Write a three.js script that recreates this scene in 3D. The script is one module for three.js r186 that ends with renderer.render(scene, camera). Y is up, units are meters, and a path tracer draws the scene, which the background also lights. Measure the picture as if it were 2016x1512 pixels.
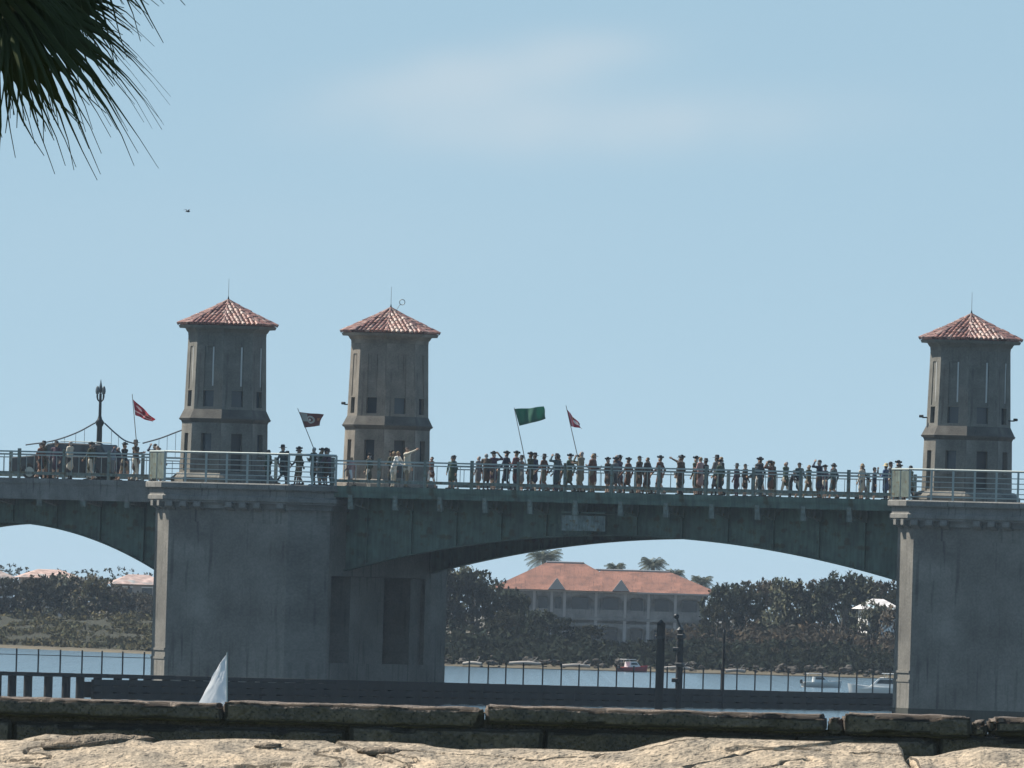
import * as THREE from 'three';
import { mergeGeometries, mergeVertices } from 'three/addons/utils/BufferGeometryUtils.js';
import { MarchingCubes } from 'three/addons/objects/MarchingCubes.js';
import { RoundedBoxGeometry } from 'three/addons/geometries/RoundedBoxGeometry.js';

// ---------------------------------------------------------------- camera, sky, sun, exposure
const scene = new THREE.Scene();
const camera = new THREE.PerspectiveCamera(2.961, 4 / 3, 1, 9000);
camera.position.set(0, 4.5, 0);
camera.rotation.order = 'YXZ';
camera.rotation.set(THREE.MathUtils.degToRad(0.848), 0, THREE.MathUtils.degToRad(1.65));
const renderer = new THREE.WebGLRenderer({ antialias: true });
renderer.setSize(1024, 768);
renderer.toneMapping = THREE.LinearToneMapping;
renderer.toneMappingExposure = 1.5;
renderer.shadowMap.enabled = true;
const EXPOSURE = 1.5;

const SUN_AZ = THREE.MathUtils.degToRad(117), SUN_EL = THREE.MathUtils.degToRad(50);
const sunDir = new THREE.Vector3(-Math.sin(SUN_AZ) * Math.cos(SUN_EL), Math.sin(SUN_EL), Math.cos(SUN_AZ) * Math.cos(SUN_EL));
const sun = new THREE.DirectionalLight(new THREE.Color(1, 0.93, 0.82), 5);
sun.position.copy(sunDir).multiplyScalar(900).add(new THREE.Vector3(0, 0, -560));
sun.target.position.set(0, 0, -560);
sun.castShadow = true;
sun.shadow.camera.left = -700; sun.shadow.camera.right = 700; sun.shadow.camera.top = 700; sun.shadow.camera.bottom = -700;
sun.shadow.camera.near = 10; sun.shadow.camera.far = 2400; sun.shadow.mapSize.set(4096, 4096);
scene.add(sun, sun.target);

// seeded random numbers and tileable value noise
function rng(seed) { let s = seed >>> 0; return () => { s = (s + 0x6D2B79F5) | 0; let t = Math.imul(s ^ (s >>> 15), 1 | s); t = (t + Math.imul(t ^ (t >>> 7), 61 | t)) ^ t; return ((t ^ (t >>> 14)) >>> 0) / 4294967296; }; }
const hash = (x, y, z) => { let h = Math.imul(x, 374761393) ^ Math.imul(y, 668265263) ^ Math.imul(z, 1274126177); h = Math.imul(h ^ (h >>> 13), 1274126177); return ((h ^ (h >>> 16)) >>> 0) / 4294967296; };
const fade = (t) => t * t * (3 - 2 * t);
function vnoise(x, y, z = 0, p = 1 << 20) {
  const xi = Math.floor(x), yi = Math.floor(y), zi = Math.floor(z), fx = fade(x - xi), fy = fade(y - yi), fz = fade(z - zi);
  const m = (a) => ((a % p) + p) % p;
  const g = (i, j, k) => hash(m(xi + i), m(yi + j), zi + k);
  const l = (a, b, t) => a + (b - a) * t;
  return l(l(l(g(0, 0, 0), g(1, 0, 0), fx), l(g(0, 1, 0), g(1, 1, 0), fx), fy), l(l(g(0, 0, 1), g(1, 0, 1), fx), l(g(0, 1, 1), g(1, 1, 1), fx), fy), fz);
}
function fbm(x, y, z = 0, oct = 4, p = 1 << 20) { let a = 0.5, s = 0, n = 0; for (let i = 0; i < oct; i++) { s += a * vnoise(x, y, z + i * 7, p); n += a; a *= 0.5; x *= 2; y *= 2; p *= 2; } return s / n; }

// the sky: blue that pales toward the horizon, a wide glow round the sun, two thin high wisps
{
  const w = 4096, h = 2048, data = new Float32Array(w * h * 4);
  const smooth = (a, b, v) => { const t = Math.min(1, Math.max(0, (v - a) / (b - a))); return t * t * (3 - 2 * t); };
  const d = new THREE.Vector3();
  for (let j = 0; j < h; j++) {
    const el = ((j + 0.5) / h - 0.5) * Math.PI, elDeg = el * 180 / Math.PI;
    for (let i = 0; i < w; i++) {
      const az = ((i + 0.5) / w - 0.5) * 2 * Math.PI;            // 0 = +x
      d.set(Math.cos(az) * Math.cos(el), Math.sin(el), Math.sin(az) * Math.cos(el));
      const e = Math.max(0, elDeg);
      const a = Math.exp(-e / 1.3), b = Math.exp(-e / 22);
      let r = 0.085 + 0.315 * b + 0.1 * a, g = 0.21 + 0.39 * b + 0.09 * a, bl = 0.40 + 0.34 * b + 0.075 * a;
      const c = Math.max(0, d.dot(sunDir));
      const glow = 0.5 * Math.pow(c, 6) + 1.6 * Math.pow(c, 60);
      r += glow * 0.42; g += glow * 0.42; bl += glow * 0.4;
      const view = Math.atan2(d.x, -d.z) * 180 / Math.PI;         // degrees right of straight ahead
      if (elDeg > 0) {
        let k = 0;
        if (Math.abs(view) < 4 && elDeg < 6) {
          const wisp = (cx, cy, lx, ly, tilt, n) => { const dx = view - cx, dy = elDeg - cy - tilt * dx; k += n * Math.exp(-(dx * dx) / (lx * lx) - (dy * dy) / (ly * ly)) * (0.55 + 0.9 * fbm(view * 5, elDeg * 14 - view * 3, 3, 3)); };
          wisp(-0.2, 2.02, 0.5, 0.085, 0.19, 1.2); wisp(0.05, 2.1, 0.4, 0.05, 0.14, 0.9); wisp(0.5, 1.88, 0.8, 0.1, 0.05, 0.7); wisp(0.0, 1.84, 0.7, 0.12, 0.02, 0.4); wisp(-0.9, 1.4, 1.2, 0.2, 0.05, 0.12);
        }
        k = Math.min(0.75, k * 0.8);
        r += (0.66 - r) * k * 0.62; g += (0.73 - g) * k * 0.62; bl += (0.78 - bl) * k * 0.62;
      } else { r = 0.46; g = 0.63; bl = 0.76; }
      const o = (j * w + i) * 4;
      data[o] = r / EXPOSURE; data[o + 1] = g / EXPOSURE; data[o + 2] = bl / EXPOSURE; data[o + 3] = 1;
    }
  }
  const t = new THREE.DataTexture(data, w, h, THREE.RGBAFormat, THREE.FloatType);
  t.mapping = THREE.EquirectangularReflectionMapping; t.magFilter = THREE.LinearFilter; t.minFilter = THREE.LinearFilter; t.needsUpdate = true;
  scene.background = t; scene.environment = t;
}

// ---------------------------------------------------------------- helpers
const PHI = THREE.MathUtils.degToRad(26);                          // the bridge runs to the right and toward the viewer
const O = new THREE.Vector3(-12.51, 0, -650), AX = new THREE.Vector3(Math.cos(PHI), 0, Math.sin(PHI)), WX = new THREE.Vector3(-Math.sin(PHI), 0, Math.cos(PHI));
const at = (u, y, w) => O.clone().addScaledVector(AX, u).addScaledVector(WX, w).add(new THREE.Vector3(0, y, 0));
const used = {};
const numbered = (n) => { used[n] = (used[n] ?? -1) + 1; return used[n] ? `${n}_${String(used[n]).padStart(3, '0')}` : n; };
function tag(o, label, category, group, kind) { o.userData = { label, category }; if (group) o.userData.group = group; if (kind) o.userData.kind = kind; return o; }
function thing(name, label, category, pos, turn = 0, group) { const o = new THREE.Group(); o.name = numbered(name); scene.add(o); o.position.copy(pos); o.rotation.y = turn; return tag(o, label, category, group); }
const bthing = (name, label, category, u, y, w, group) => thing(name, label, category, at(u, y, w), -PHI, group);
function obj(name, geo, m, parent = scene) {
  const o = new THREE.Mesh(Array.isArray(geo) ? merge(geo) : geo, m); o.name = parent === scene ? numbered(name) : name; o.castShadow = o.receiveShadow = true; parent.add(o); return o;
}
function structure(name, geo, m, label) { const o = obj(name, geo, m); o.userData = { kind: 'structure', label, category: name.replace(/_/g, ' ') }; return o; }
function merge(list) {
  const gs = list.map((g) => { let q = g.index ? g.toNonIndexed() : g; if (!q.attributes.uv) q.setAttribute('uv', new THREE.BufferAttribute(new Float32Array(q.attributes.position.count * 2), 2)); for (const k of Object.keys(q.attributes)) if (!['position', 'normal', 'uv', 'color'].includes(k)) q.deleteAttribute(k); return q; });
  return mergeGeometries(gs);
}
// uv in metres, taken from the side each face points to
function meters(g, s = 1) {
  g = g.index ? g.toNonIndexed() : g;
  const p = g.attributes.position, n = g.attributes.normal, uv = new Float32Array(p.count * 2);
  for (let i = 0; i < p.count; i++) {
    const ax = Math.abs(n.getX(i)), ay = Math.abs(n.getY(i)), az = Math.abs(n.getZ(i));
    if (ay > ax && ay > az) { uv[2 * i] = p.getX(i) * s; uv[2 * i + 1] = p.getZ(i) * s; }
    else if (ax > az) { uv[2 * i] = p.getZ(i) * s + 3.3; uv[2 * i + 1] = p.getY(i) * s; }
    else { uv[2 * i] = p.getX(i) * s; uv[2 * i + 1] = p.getY(i) * s; }
  }
  g.setAttribute('uv', new THREE.BufferAttribute(uv, 2)); return g;
}
const box = (w, h, d, x = 0, y = 0, z = 0, ry = 0) => { const g = new THREE.BoxGeometry(w, h, d); if (ry) g.rotateY(ry); g.translate(x, y, z); return meters(g); };
const box2 = (x0, x1, y0, y1, z0, z1) => box(x1 - x0, y1 - y0, z1 - z0, (x0 + x1) / 2, (y0 + y1) / 2, (z0 + z1) / 2);
const rbox = (w, h, d, r, x = 0, y = 0, z = 0) => { const g = new RoundedBoxGeometry(w, h, d, 2, r); g.translate(x, y, z); return meters(g); };
function rod(a, b, r0, r1 = r0, n = 8) {
  const d = new THREE.Vector3().subVectors(b, a), g = new THREE.CylinderGeometry(r1, r0, d.length(), n, 1);
  g.applyQuaternion(new THREE.Quaternion().setFromUnitVectors(new THREE.Vector3(0, 1, 0), d.clone().normalize()));
  g.translate((a.x + b.x) / 2, (a.y + b.y) / 2, (a.z + b.z) / 2); return g;
}
const V = (x, y, z) => new THREE.Vector3(x, y, z);
const tube = (pts, r, n = 24, k = 6) => new THREE.TubeGeometry(new THREE.CatmullRomCurve3(pts), n, r, k);
// plan polygon [(x, z)...] raised from y0 to y1, with sharp edges; grow pushes y1's outline out
function prism(poly, y0, y1, bevel = 0) {
  const s = new THREE.Shape(poly.map(([x, z]) => new THREE.Vector2(x, -z)));
  const g = new THREE.ExtrudeGeometry(s, { depth: y1 - y0 - 2 * bevel, bevelEnabled: bevel > 0, bevelSize: bevel, bevelThickness: bevel, bevelSegments: 1, bevelOffset: -bevel });
  g.rotateX(-Math.PI / 2); g.translate(0, y0 + bevel, 0); return meters(g);
}
// side profile [(x, y)...] given depth along z from z0 to z1
function profile(pts, z0, z1, bevel = 0) {
  const s = new THREE.Shape(pts.map(([x, y]) => new THREE.Vector2(x, y)));
  const g = new THREE.ExtrudeGeometry(s, { depth: z1 - z0 - 2 * bevel, bevelEnabled: bevel > 0, bevelSize: bevel, bevelThickness: bevel, bevelSegments: 2, bevelOffset: -bevel });
  g.translate(0, 0, z0 + bevel); return meters(g);
}
function quadGeo(quads) {                                         // [[a, b, c, d], ...] flat shaded
  const pos = [], n = [];
  for (const [a, b, c, d] of quads) {
    const nn = new THREE.Vector3().subVectors(b, a).cross(new THREE.Vector3().subVectors(c, a)).normalize();
    for (const v of [a, b, c, a, c, d]) { pos.push(v.x, v.y, v.z); n.push(nn.x, nn.y, nn.z); }
  }
  const g = new THREE.BufferGeometry();
  g.setAttribute('position', new THREE.Float32BufferAttribute(pos, 3)); g.setAttribute('normal', new THREE.Float32BufferAttribute(n, 3));
  return meters(g);
}
// textures
function texture(size, fn, srgb = true) {
  const d = new Uint8Array(size * size * 4);
  for (let j = 0; j < size; j++) for (let i = 0; i < size; i++) { const c = fn(i / size, j / size), o = (j * size + i) * 4; d[o] = c[0] * 255; d[o + 1] = c[1] * 255; d[o + 2] = c[2] * 255; d[o + 3] = 255; }
  const t = new THREE.DataTexture(d, size, size); t.wrapS = t.wrapT = THREE.RepeatWrapping; t.magFilter = THREE.LinearFilter; t.minFilter = THREE.LinearMipmapLinearFilter; t.generateMipmaps = true;
  if (srgb) t.colorSpace = THREE.SRGBColorSpace; t.needsUpdate = true; return t;
}
const rep = (t, x, y = x) => { const c = t.clone(); c.repeat.set(x, y); c.needsUpdate = true; return c; };
const clamp01 = (v) => Math.min(1, Math.max(0, v));
const streaky = texture(512, (u, v) => {                          // weathered concrete: patches and rain runs
  const a = fbm(u * 6, v * 6, 1, 5, 6), s = fbm(u * 40, v * 3, 5, 3, 1 << 20) * 0 + vnoise(u * 48, v * 4, 9, 48) * 0.5 + vnoise(u * 96, v * 6, 4, 96) * 0.5, f = vnoise(u * 128, v * 128, 3, 128);
  const run = clamp01((s - 0.62) * 2.6) * clamp01(fbm(u * 4, v * 4, 12, 3, 4) * 2 - 0.6);
  const k = clamp01(0.86 + (a - 0.5) * 0.4 + (f - 0.5) * 0.12 - run * 0.48);
  return [k, k * 0.985, k * 0.955];
});
const grit = texture(512, (u, v) => { const k = fbm(u * 24, v * 24, 2, 5, 24); return [k, k, k]; }, false);
const paintTex = texture(512, (u, v) => { const a = fbm(u * 8, v * 8, 4, 5, 8), s = vnoise(u * 60, v * 5, 2, 60); const rust = clamp01((fbm(u * 12, v * 12, 8, 4, 12) - 0.64) * 7); const k = clamp01(0.78 + (a - 0.5) * 0.5 + (s - 0.5) * 0.18); return [k * (1 - 0.1 * rust), k * (1 - 0.25 * rust), k * (1 - 0.4 * rust)]; });
const coquina = texture(512, (u, v) => { const a = fbm(u * 5, v * 5, 21, 5, 5), f = fbm(u * 40, v * 40, 22, 3, 40), pit = clamp01((vnoise(u * 60, v * 60, 31, 60) - 0.74) * 4); const k = clamp01(0.74 + (a - 0.5) * 0.45 + (f - 0.5) * 0.35 - pit * 0.3); return [k, k * (0.965 - 0.05 * a), k * (0.9 - 0.1 * a)]; });

const std = (color, o = {}) => new THREE.MeshStandardMaterial({ color: new THREE.Color().setRGB(...color), roughness: 0.85, metalness: 0, ...o });
const M = {
  concrete: std([0.24, 0.234, 0.22], { map: rep(streaky, 0.13), bumpMap: rep(grit, 0.5), bumpScale: 0.006 }),
  cornice: std([0.26, 0.26, 0.255], { map: rep(streaky, 0.3), bumpMap: rep(grit, 0.6), bumpScale: 0.008 }),
  tower: std([0.24, 0.236, 0.218], { map: rep(streaky, 0.21), bumpMap: rep(grit, 0.7), bumpScale: 0.008 }),
  towerWarm: std([0.29, 0.265, 0.235], { map: rep(streaky, 0.23), bumpMap: rep(grit, 0.7), bumpScale: 0.008 }),
  palestrip: std([0.52, 0.52, 0.5], { roughness: 0.6 }),
  dark: std([0.03, 0.032, 0.035], { roughness: 0.5 }),
  glass: std([0.03, 0.04, 0.05], { roughness: 0.12 }),
  green: std([0.115, 0.19, 0.15], { map: rep(paintTex, 0.25), roughness: 0.6, bumpMap: rep(grit, 0.4), bumpScale: 0.006 }),
  greenlight: std([0.24, 0.29, 0.255], { map: rep(paintTex, 0.5), roughness: 0.6 }),
  rail: std([0.34, 0.38, 0.36], { roughness: 0.45, metalness: 0.2 }),
  rubber: std([0.02, 0.02, 0.02], { roughness: 0.8 }),
  timber: std([0.022, 0.023, 0.026], { map: rep(streaky, 0.8, 0.3), roughness: 0.9 }),
  iron: std([0.02, 0.025, 0.028], { roughness: 0.5, metalness: 0.3 }),
  white: std([0.78, 0.78, 0.76], { roughness: 0.5 }),
};

const shoreZ = (x) => Math.max(-1180, -1052 - Math.max(0, -8 - x) * 3.2), bankY = (x, z, k) => 0.12 + 2.1 * Math.pow(k, 0.8) * (0.75 + 0.5 * fbm(x * 0.2, z * 0.08, 5, 3)) + 0.35 * (fbm(x * 1.4, z * 0.5, 8, 3) - 0.5);
// ---------------------------------------------------------------- the setting: water, far land, near land
{
  const rip = texture(512, (u, v) => { const k = 0.5 * fbm(u * 24, v * 24, 2, 4, 24) + 0.5 * fbm(u * 10 + 5, v * 40, 9, 3, 1 << 20) * 0 + 0.5 * vnoise(u * 20, v * 60, 5, 20); return [k, k, k]; }, false);
  const g = new THREE.PlaneGeometry(6000, 3200); g.rotateX(-Math.PI / 2); g.translate(0, 0, -1720);
  const m = new THREE.MeshPhysicalMaterial({ color: new THREE.Color().setRGB(0.035, 0.05, 0.055), roughness: 0.12, ior: 1.33, bumpMap: rep(rip, 220, 240), bumpScale: 0.1 });
  structure('water', meters(g), m, 'pale blue inlet water between the seawall and far shore').geometry.setAttribute('uv', meters(g, 1 / 3000).attributes.uv);

  // far shore: sheet that rises gently from the waterline
  const pos = [], nx = 120, nz = 40, idx = [];
  for (let j = 0; j <= nz; j++) for (let i = 0; i <= nx; i++) {
    const x = -2500 + 5000 * i / nx + (Math.abs(i - nx / 2) < 0 ? 0 : 0), xx = Math.sign(x) * Math.pow(Math.abs(x) / 2500, 2.2) * 2500;
    const edge = -1046 - Math.max(0, -8 - xx) * 3.2 + 2.5 * (vnoise(xx * 0.15 + 9, 4) - 0.5) * 2, e2 = Math.max(edge, -1180);
    const t = Math.pow(j / nz, 2.4) * 4500, h = j === 0 ? -0.6 : Math.min(0.75, 0.06 + t * 0.012) + 0.25 * (vnoise(xx * 0.3, t * 0.1, 3) - 0.5) * Math.min(1, t / 12);
    pos.push(xx, h, e2 - t + (j === 0 ? 2 : 0));
    if (i < nx && j < nz) { const a = j * (nx + 1) + i; idx.push(a, a + 1, a + nx + 1, a + 1, a + nx + 2, a + nx + 1); }
  }
  const far = new THREE.BufferGeometry(); far.setAttribute('position', new THREE.Float32BufferAttribute(pos, 3)); far.setIndex(idx); far.computeVertexNormals();
  const sandgrass = texture(256, (u, v) => { const k = fbm(u * 8, v * 8, 4, 4, 8); return [0.55 + 0.3 * k, 0.52 + 0.28 * k, 0.42 + 0.24 * k]; });
  structure('far_shore', meters(far), std([0.19, 0.165, 0.125], { map: rep(sandgrass, 0.1) }), 'low sandy far shore under the trees');

  const bp = [], bi = [], bn = 90, bm = 30;
  for (let j = 0; j <= bm; j++) for (let i = 0; i <= bn; i++) { const x = -70 + 46 * i / bn, k = j / bm, z = shoreZ(x) - 1.5 - 48 * k; bp.push(x, bankY(x, z, k), z); if (i < bn && j < bm) { const a = j * (bn + 1) + i; bi.push(a, a + 1, a + bn + 1, a + 1, a + bn + 2, a + bn + 1); } }
  const bg = new THREE.BufferGeometry(); bg.setAttribute('position', new THREE.Float32BufferAttribute(bp, 3)); bg.setIndex(bi); bg.computeVertexNormals();
  structure('grassy_bank', meters(bg), std([0.105, 0.115, 0.062], { map: rep(sandgrass, 0.6), bumpMap: rep(grit, 1.2), bumpScale: 0.3 }), 'dull green grassy bank on the left shore below the trees');

  const near = new THREE.PlaneGeometry(400, 240, 60, 40); near.rotateX(-Math.PI / 2); near.translate(0, 2.7, -10);
  const np = near.attributes.position; for (let i = 0; i < np.count; i++) np.setY(i, 2.7 + 0.12 * (vnoise(np.getX(i) * 0.08, np.getZ(i) * 0.08, 1) - 0.5)); near.computeVertexNormals();
  const grass = texture(256, (u, v) => { const k = fbm(u * 16, v * 16, 6, 4, 16); return [0.5 + 0.4 * k, 0.6 + 0.4 * k, 0.35 + 0.25 * k]; });
  structure('ground', meters(near), std([0.12, 0.13, 0.05], { map: rep(grass, 0.3) }), 'grassy ground behind the stone seawall');
}

// ---------------------------------------------------------------- piers
const octagon = (hx, hz, c, g = 0) => { const k = c + g * 0.586 - g * 0; hx += g; hz += g; return [[-hx + k, hz], [hx - k, hz], [hx, hz - k], [hx, -hz + k], [hx - k, -hz], [-hx + k, -hz], [-hx, -hz + k], [-hx, hz - k]]; };
function pier(u0, label) {
  const hx = 4.28, hz = 7.2, c = 1.37, t = bthing('bridge_pier', label, 'pier', u0 + 1.53, 0, -4.8, 'concrete bascule piers');
  const low = [[-hx + c, hz], [hx - c, hz], [hx, hz - c], [hx, 5.55], [0.6, 5.55], [0.6, -3.7], [hx, -3.7], [hx, -hz + c], [hx - c, -hz], [-hx + c, -hz], [-hx, -hz + c], [-hx, hz - c]];
  obj('lower_wall', prism(low, -3, 5.5), M.concrete, t);
  obj('upper_wall', prism(octagon(hx, hz, c), 5.502, 8.3), M.concrete, t);
  obj('plinth', [prism(octagon(hx, hz, c, 0.015), -3, 1.7), ...[1.72, 2.1].map((y) => box(1.93, 0.1, 0.09, -hx + c / 2, y, hz - c / 2, -Math.PI / 4))], M.concrete, t);
  obj('algae_band', prism(octagon(hx, hz, c, 0.04), -3, 0.55), std([0.06, 0.065, 0.055], { map: rep(streaky, 0.5) }), t);
  for (const [z0, z1] of [[3.3, 0.0], [-2.6, -3.69]]) obj('column', box2(2.9, 4.1, -2.9, 5.48, z1, z0), M.concrete, t);
  obj('cornice', [prism(octagon(hx, hz, c, 0.12), 8.302, 8.55), prism(octagon(hx, hz, c, 0.36), 8.6, 8.86, 0.05), prism(octagon(hx, hz, c, 0.3), 8.55, 8.62), prism(octagon(hx, hz, c, 0.3), 8.86, 9.12), prism(octagon(hx, hz, c, 0.45), 9.12, 9.42, 0.05)], M.cornice, t);
  for (const u of [-1.24, -0.55, 0.14, 1.67, 2.36, 3.05, 4.2]) obj('corbel', profile([[0, 0], [0.36, 0.18], [0.36, 0.42], [0, 0.42]], -0.17, 0.17, 0.02).rotateY(-Math.PI / 2).translate(u - 1.53, 8.18, hz - 0.02), M.cornice, t);
  for (const k of [-0.45, 0.45]) obj('corbel', profile([[0, 0], [0.36, 0.18], [0.36, 0.42], [0, 0.42]], -0.17, 0.17, 0.02).rotateY(-Math.PI / 2 - Math.PI / 4).translate(-hx + c / 2 + k * 0.7, 8.18, hz - c / 2 + k * 0.7), M.cornice, t);
  // railing round the front edge, with the solid panel on the chamfered corner
  const e = octagon(hx, hz, c, 0.28), r = new THREE.Group(); r.name = 'railing'; t.add(r);
  const runs = [[e[7], e[0]], [e[0], e[1]], [e[1], e[2]]];
  runs.forEach(([p, q], k) => {
    const a = V(p[0], 0, p[1]), b = V(q[0], 0, q[1]), L = a.distanceTo(b), n = Math.max(1, Math.round(L / 1.1));
    for (let i = k ? 1 : 0; i <= n; i++) { const c2 = a.clone().lerp(b, i / n); obj('post', box(0.09, 1.3, 0.09, c2.x, 10.07, c2.z, Math.PI / 8), M.rail, r); }
    if (k === 0) obj('solid_panel', box(L - 0.12, 1.12, 0.05, (a.x + b.x) / 2, 10.1, (a.z + b.z) / 2, Math.PI / 4 * -1), std([0.15, 0.19, 0.16], { map: rep(paintTex, 0.5) }), r);
    for (const [y, h] of [[10.72, 0.055], [10.42, 0.022], [10.2, 0.022], [9.98, 0.022], [9.76, 0.022], [9.56, 0.035]]) if (k || y > 10.6) obj('rail', rod(V(a.x, y, a.z), V(b.x, y, b.z), h, h, 6), M.rail, r);
  });
  return t;
}
pier(0, 'left concrete bascule pier with chamfered corner carrying two towers');
pier(35.7, 'right concrete bascule pier cut off by the frame edge under one tower');

// ---------------------------------------------------------------- spans
function railing(parent, u0, u1, w, top, n, lowRail, mid) {
  const r = new THREE.Group(); r.name = 'railing'; parent.add(r);
  const L = (u1 - u0) / n;
  for (let i = 0; i <= n; i++) obj('post', box(0.12, top - 9.28 + 0.1, 0.12, u0 + L * i, (top + 9.28) / 2 + 0.05, w), M.greenlight, r);
  obj('top_rail', box2(u0, u1, top - 0.07, top, w - 0.05, w + 0.05), M.rail, r);
  obj('second_rail', box2(u0, u1, top - 0.2, top - 0.15, w - 0.03, w + 0.03), M.rail, r);
  obj('bottom_rail', box2(u0, u1, lowRail, lowRail + 0.13, w - 0.045, w + 0.045), M.greenlight, r);
  for (let i = 0; i < n; i++) for (let k = 1; k < mid; k++) obj('baluster', box(0.022, top - 0.15 - lowRail - 0.11, 0.022, u0 + L * (i + k / mid), (top - 0.15 + lowRail + 0.11) / 2, w), M.rail, r);
}
function span({ name, label, uc, half, crown, k, fascia0, posts, u0, top, fasciaMat, girdTop, bracketLow, panel, u1, girders = [4.2, -4.2] }) {
  const t = bthing(name, label, 'bridge span', uc, 0, -4.8);
  const F = 6.0, x0 = u0 - uc, x1 = u1 - uc;                       // deck half width
  obj('deck', box2(x0, x1, 9.05, 9.38, -F + 0.12, F - 0.12), M.concrete, t);
  for (const s of [1, -1]) obj('fascia', [box2(x0, x1, fascia0, 9.2, s > 0 ? F - 0.118 : -F, s > 0 ? F : -F + 0.118), box2(x0, x1, 9.2, 9.42, s > 0 ? F - 0.3 : -F - 0.05, s > 0 ? F + 0.05 : -F + 0.3)], fasciaMat, t);
  for (const zg of girders) {
    const n = 48, up = [], pts = [];
    for (let i = 0; i <= n; i++) { const x = x0 + (x1 - x0) * i / n; pts.push([x, crown - k * (x * x)]); up.push([x, girdTop]); }
    const g = obj('girder', profile([...pts, ...up.reverse()], zg - 0.06, zg + 0.06), M.green, t);
    // bottom flange follows the curve
    const q = []; const yb = (x) => crown - k * x * x;
    for (let i = 0; i < n; i++) {
      const a = x0 + (x1 - x0) * i / n, b = x0 + (x1 - x0) * (i + 1) / n, h = 0.05, e = 0.24;
      const P = (x, dy, dz) => V(x, yb(x) + dy, zg + dz);
      q.push([P(a, -h, e), P(b, -h, e), P(b, 0, e), P(a, 0, e)], [P(b, -h, -e), P(a, -h, -e), P(a, 0, -e), P(b, 0, -e)], [P(a, 0, e), P(b, 0, e), P(b, 0, -e), P(a, 0, -e)], [P(a, -h, -e), P(b, -h, -e), P(b, -h, e), P(a, -h, e)]);
    }
    obj('flange', quadGeo(q), M.green, g);
    for (let i = 0; i < posts.length; i++) { const x = posts[i] - uc, y0 = yb(x); if (x > x0 + 0.2 && x < x1 - 0.2) obj('stiffener', [box2(x - 0.05, x + 0.05, y0 + 0.02, girdTop - 0.02, zg + 0.061, zg + 0.2), box2(x - 0.16, x + 0.16, y0 + 0.02, girdTop - 0.02, zg - 0.075, zg - 0.061)], M.green, g); }
    obj('top_angle', box2(x0, x1, girdTop - 0.16, girdTop, zg + 0.062, zg + 0.14), M.green, g);
  }
  // floor beams between the girders and tapered brackets under the overhanging walk
  for (const u of posts) {
    const x = u - uc; if (x < x0 || x > x1) continue;
    obj('floor_beam', box2(x - 0.1, x + 0.1, 8.2, 9.04, -4.13, 4.13), M.green, t);
    for (const s of [1, -1]) obj('bracket', profile([[0, 0], [1.72, bracketLow[1]], [1.72, 0.62], [0, 0.62]], -0.1, 0.1, 0.015).rotateY(s > 0 ? -Math.PI / 2 : Math.PI / 2).translate(x, bracketLow[0], s * 4.3), fasciaMat === M.cornice ? M.cornice : M.greenlight, t);
    if (bracketLow[2]) for (const s of [1, -1]) obj('bracket_post', box2(x - 0.12, x + 0.12, bracketLow[2], fascia0 - 0.003, s > 0 ? F - 0.2 : -F + 0.02, s > 0 ? F - 0.02 : -F + 0.2), M.greenlight, t);
  }
  obj('stringer', [-2.4, -0.8, 0.8, 2.4].map((z) => box2(x0, x1, 8.6, 9.045, z - 0.08, z + 0.08)), M.green, t);
  if (panel) { obj('access_panel', box2(panel[0] - uc, panel[1] - uc, 7.74, 8.4, 5.62, 5.68), std([0.25, 0.3, 0.28], { map: rep(paintTex, 0.5) }), t); obj('hanging_platform', [box2(panel[0] - uc, panel[1] - uc, 8.5, 8.56, 4.3, 5.7)], M.green, t); }
  for (const [zz] of [[5.9], [-5.9]]) railing(t, x0 + 0.08, x1 - 0.08, zz, top, Math.round((u1 - u0) / 2.17), 9.58, 1 + (fasciaMat === M.cornice ? 5 : 3));
  return t;
}
const bascPosts = []; for (let i = 0; i < 13; i++) bascPosts.push(8.04 + 2.17 * i - 1.2);
span({ name: 'bascule_span', label: 'green steel bascule span arching between the two concrete piers', uc: 19.5, u0: 5.83, u1: 32.93, crown: 7.62, k: 0.0098, fascia0: 8.93, posts: bascPosts, top: 10.55, fasciaMat: M.green, girdTop: 9.04, bracketLow: [8.42, 0.3, 8.42], panel: [16.9, 19.0] });
const leftPosts = []; for (let i = 0; i < 13; i++) leftPosts.push(-4.1 - 2.17 * i);
span({ name: 'approach_span', label: 'left approach span with green arched girder and grey concrete edge', girders: [4.2, 0.6], uc: -10.9, u0: -18.5, u1: -2.78, crown: 7.5, k: 0.0345, fascia0: 8.5, posts: leftPosts, top: 10.62, fasciaMat: M.cornice, girdTop: 9.04, bracketLow: [8.24, 0.22, 8.22] });

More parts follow.
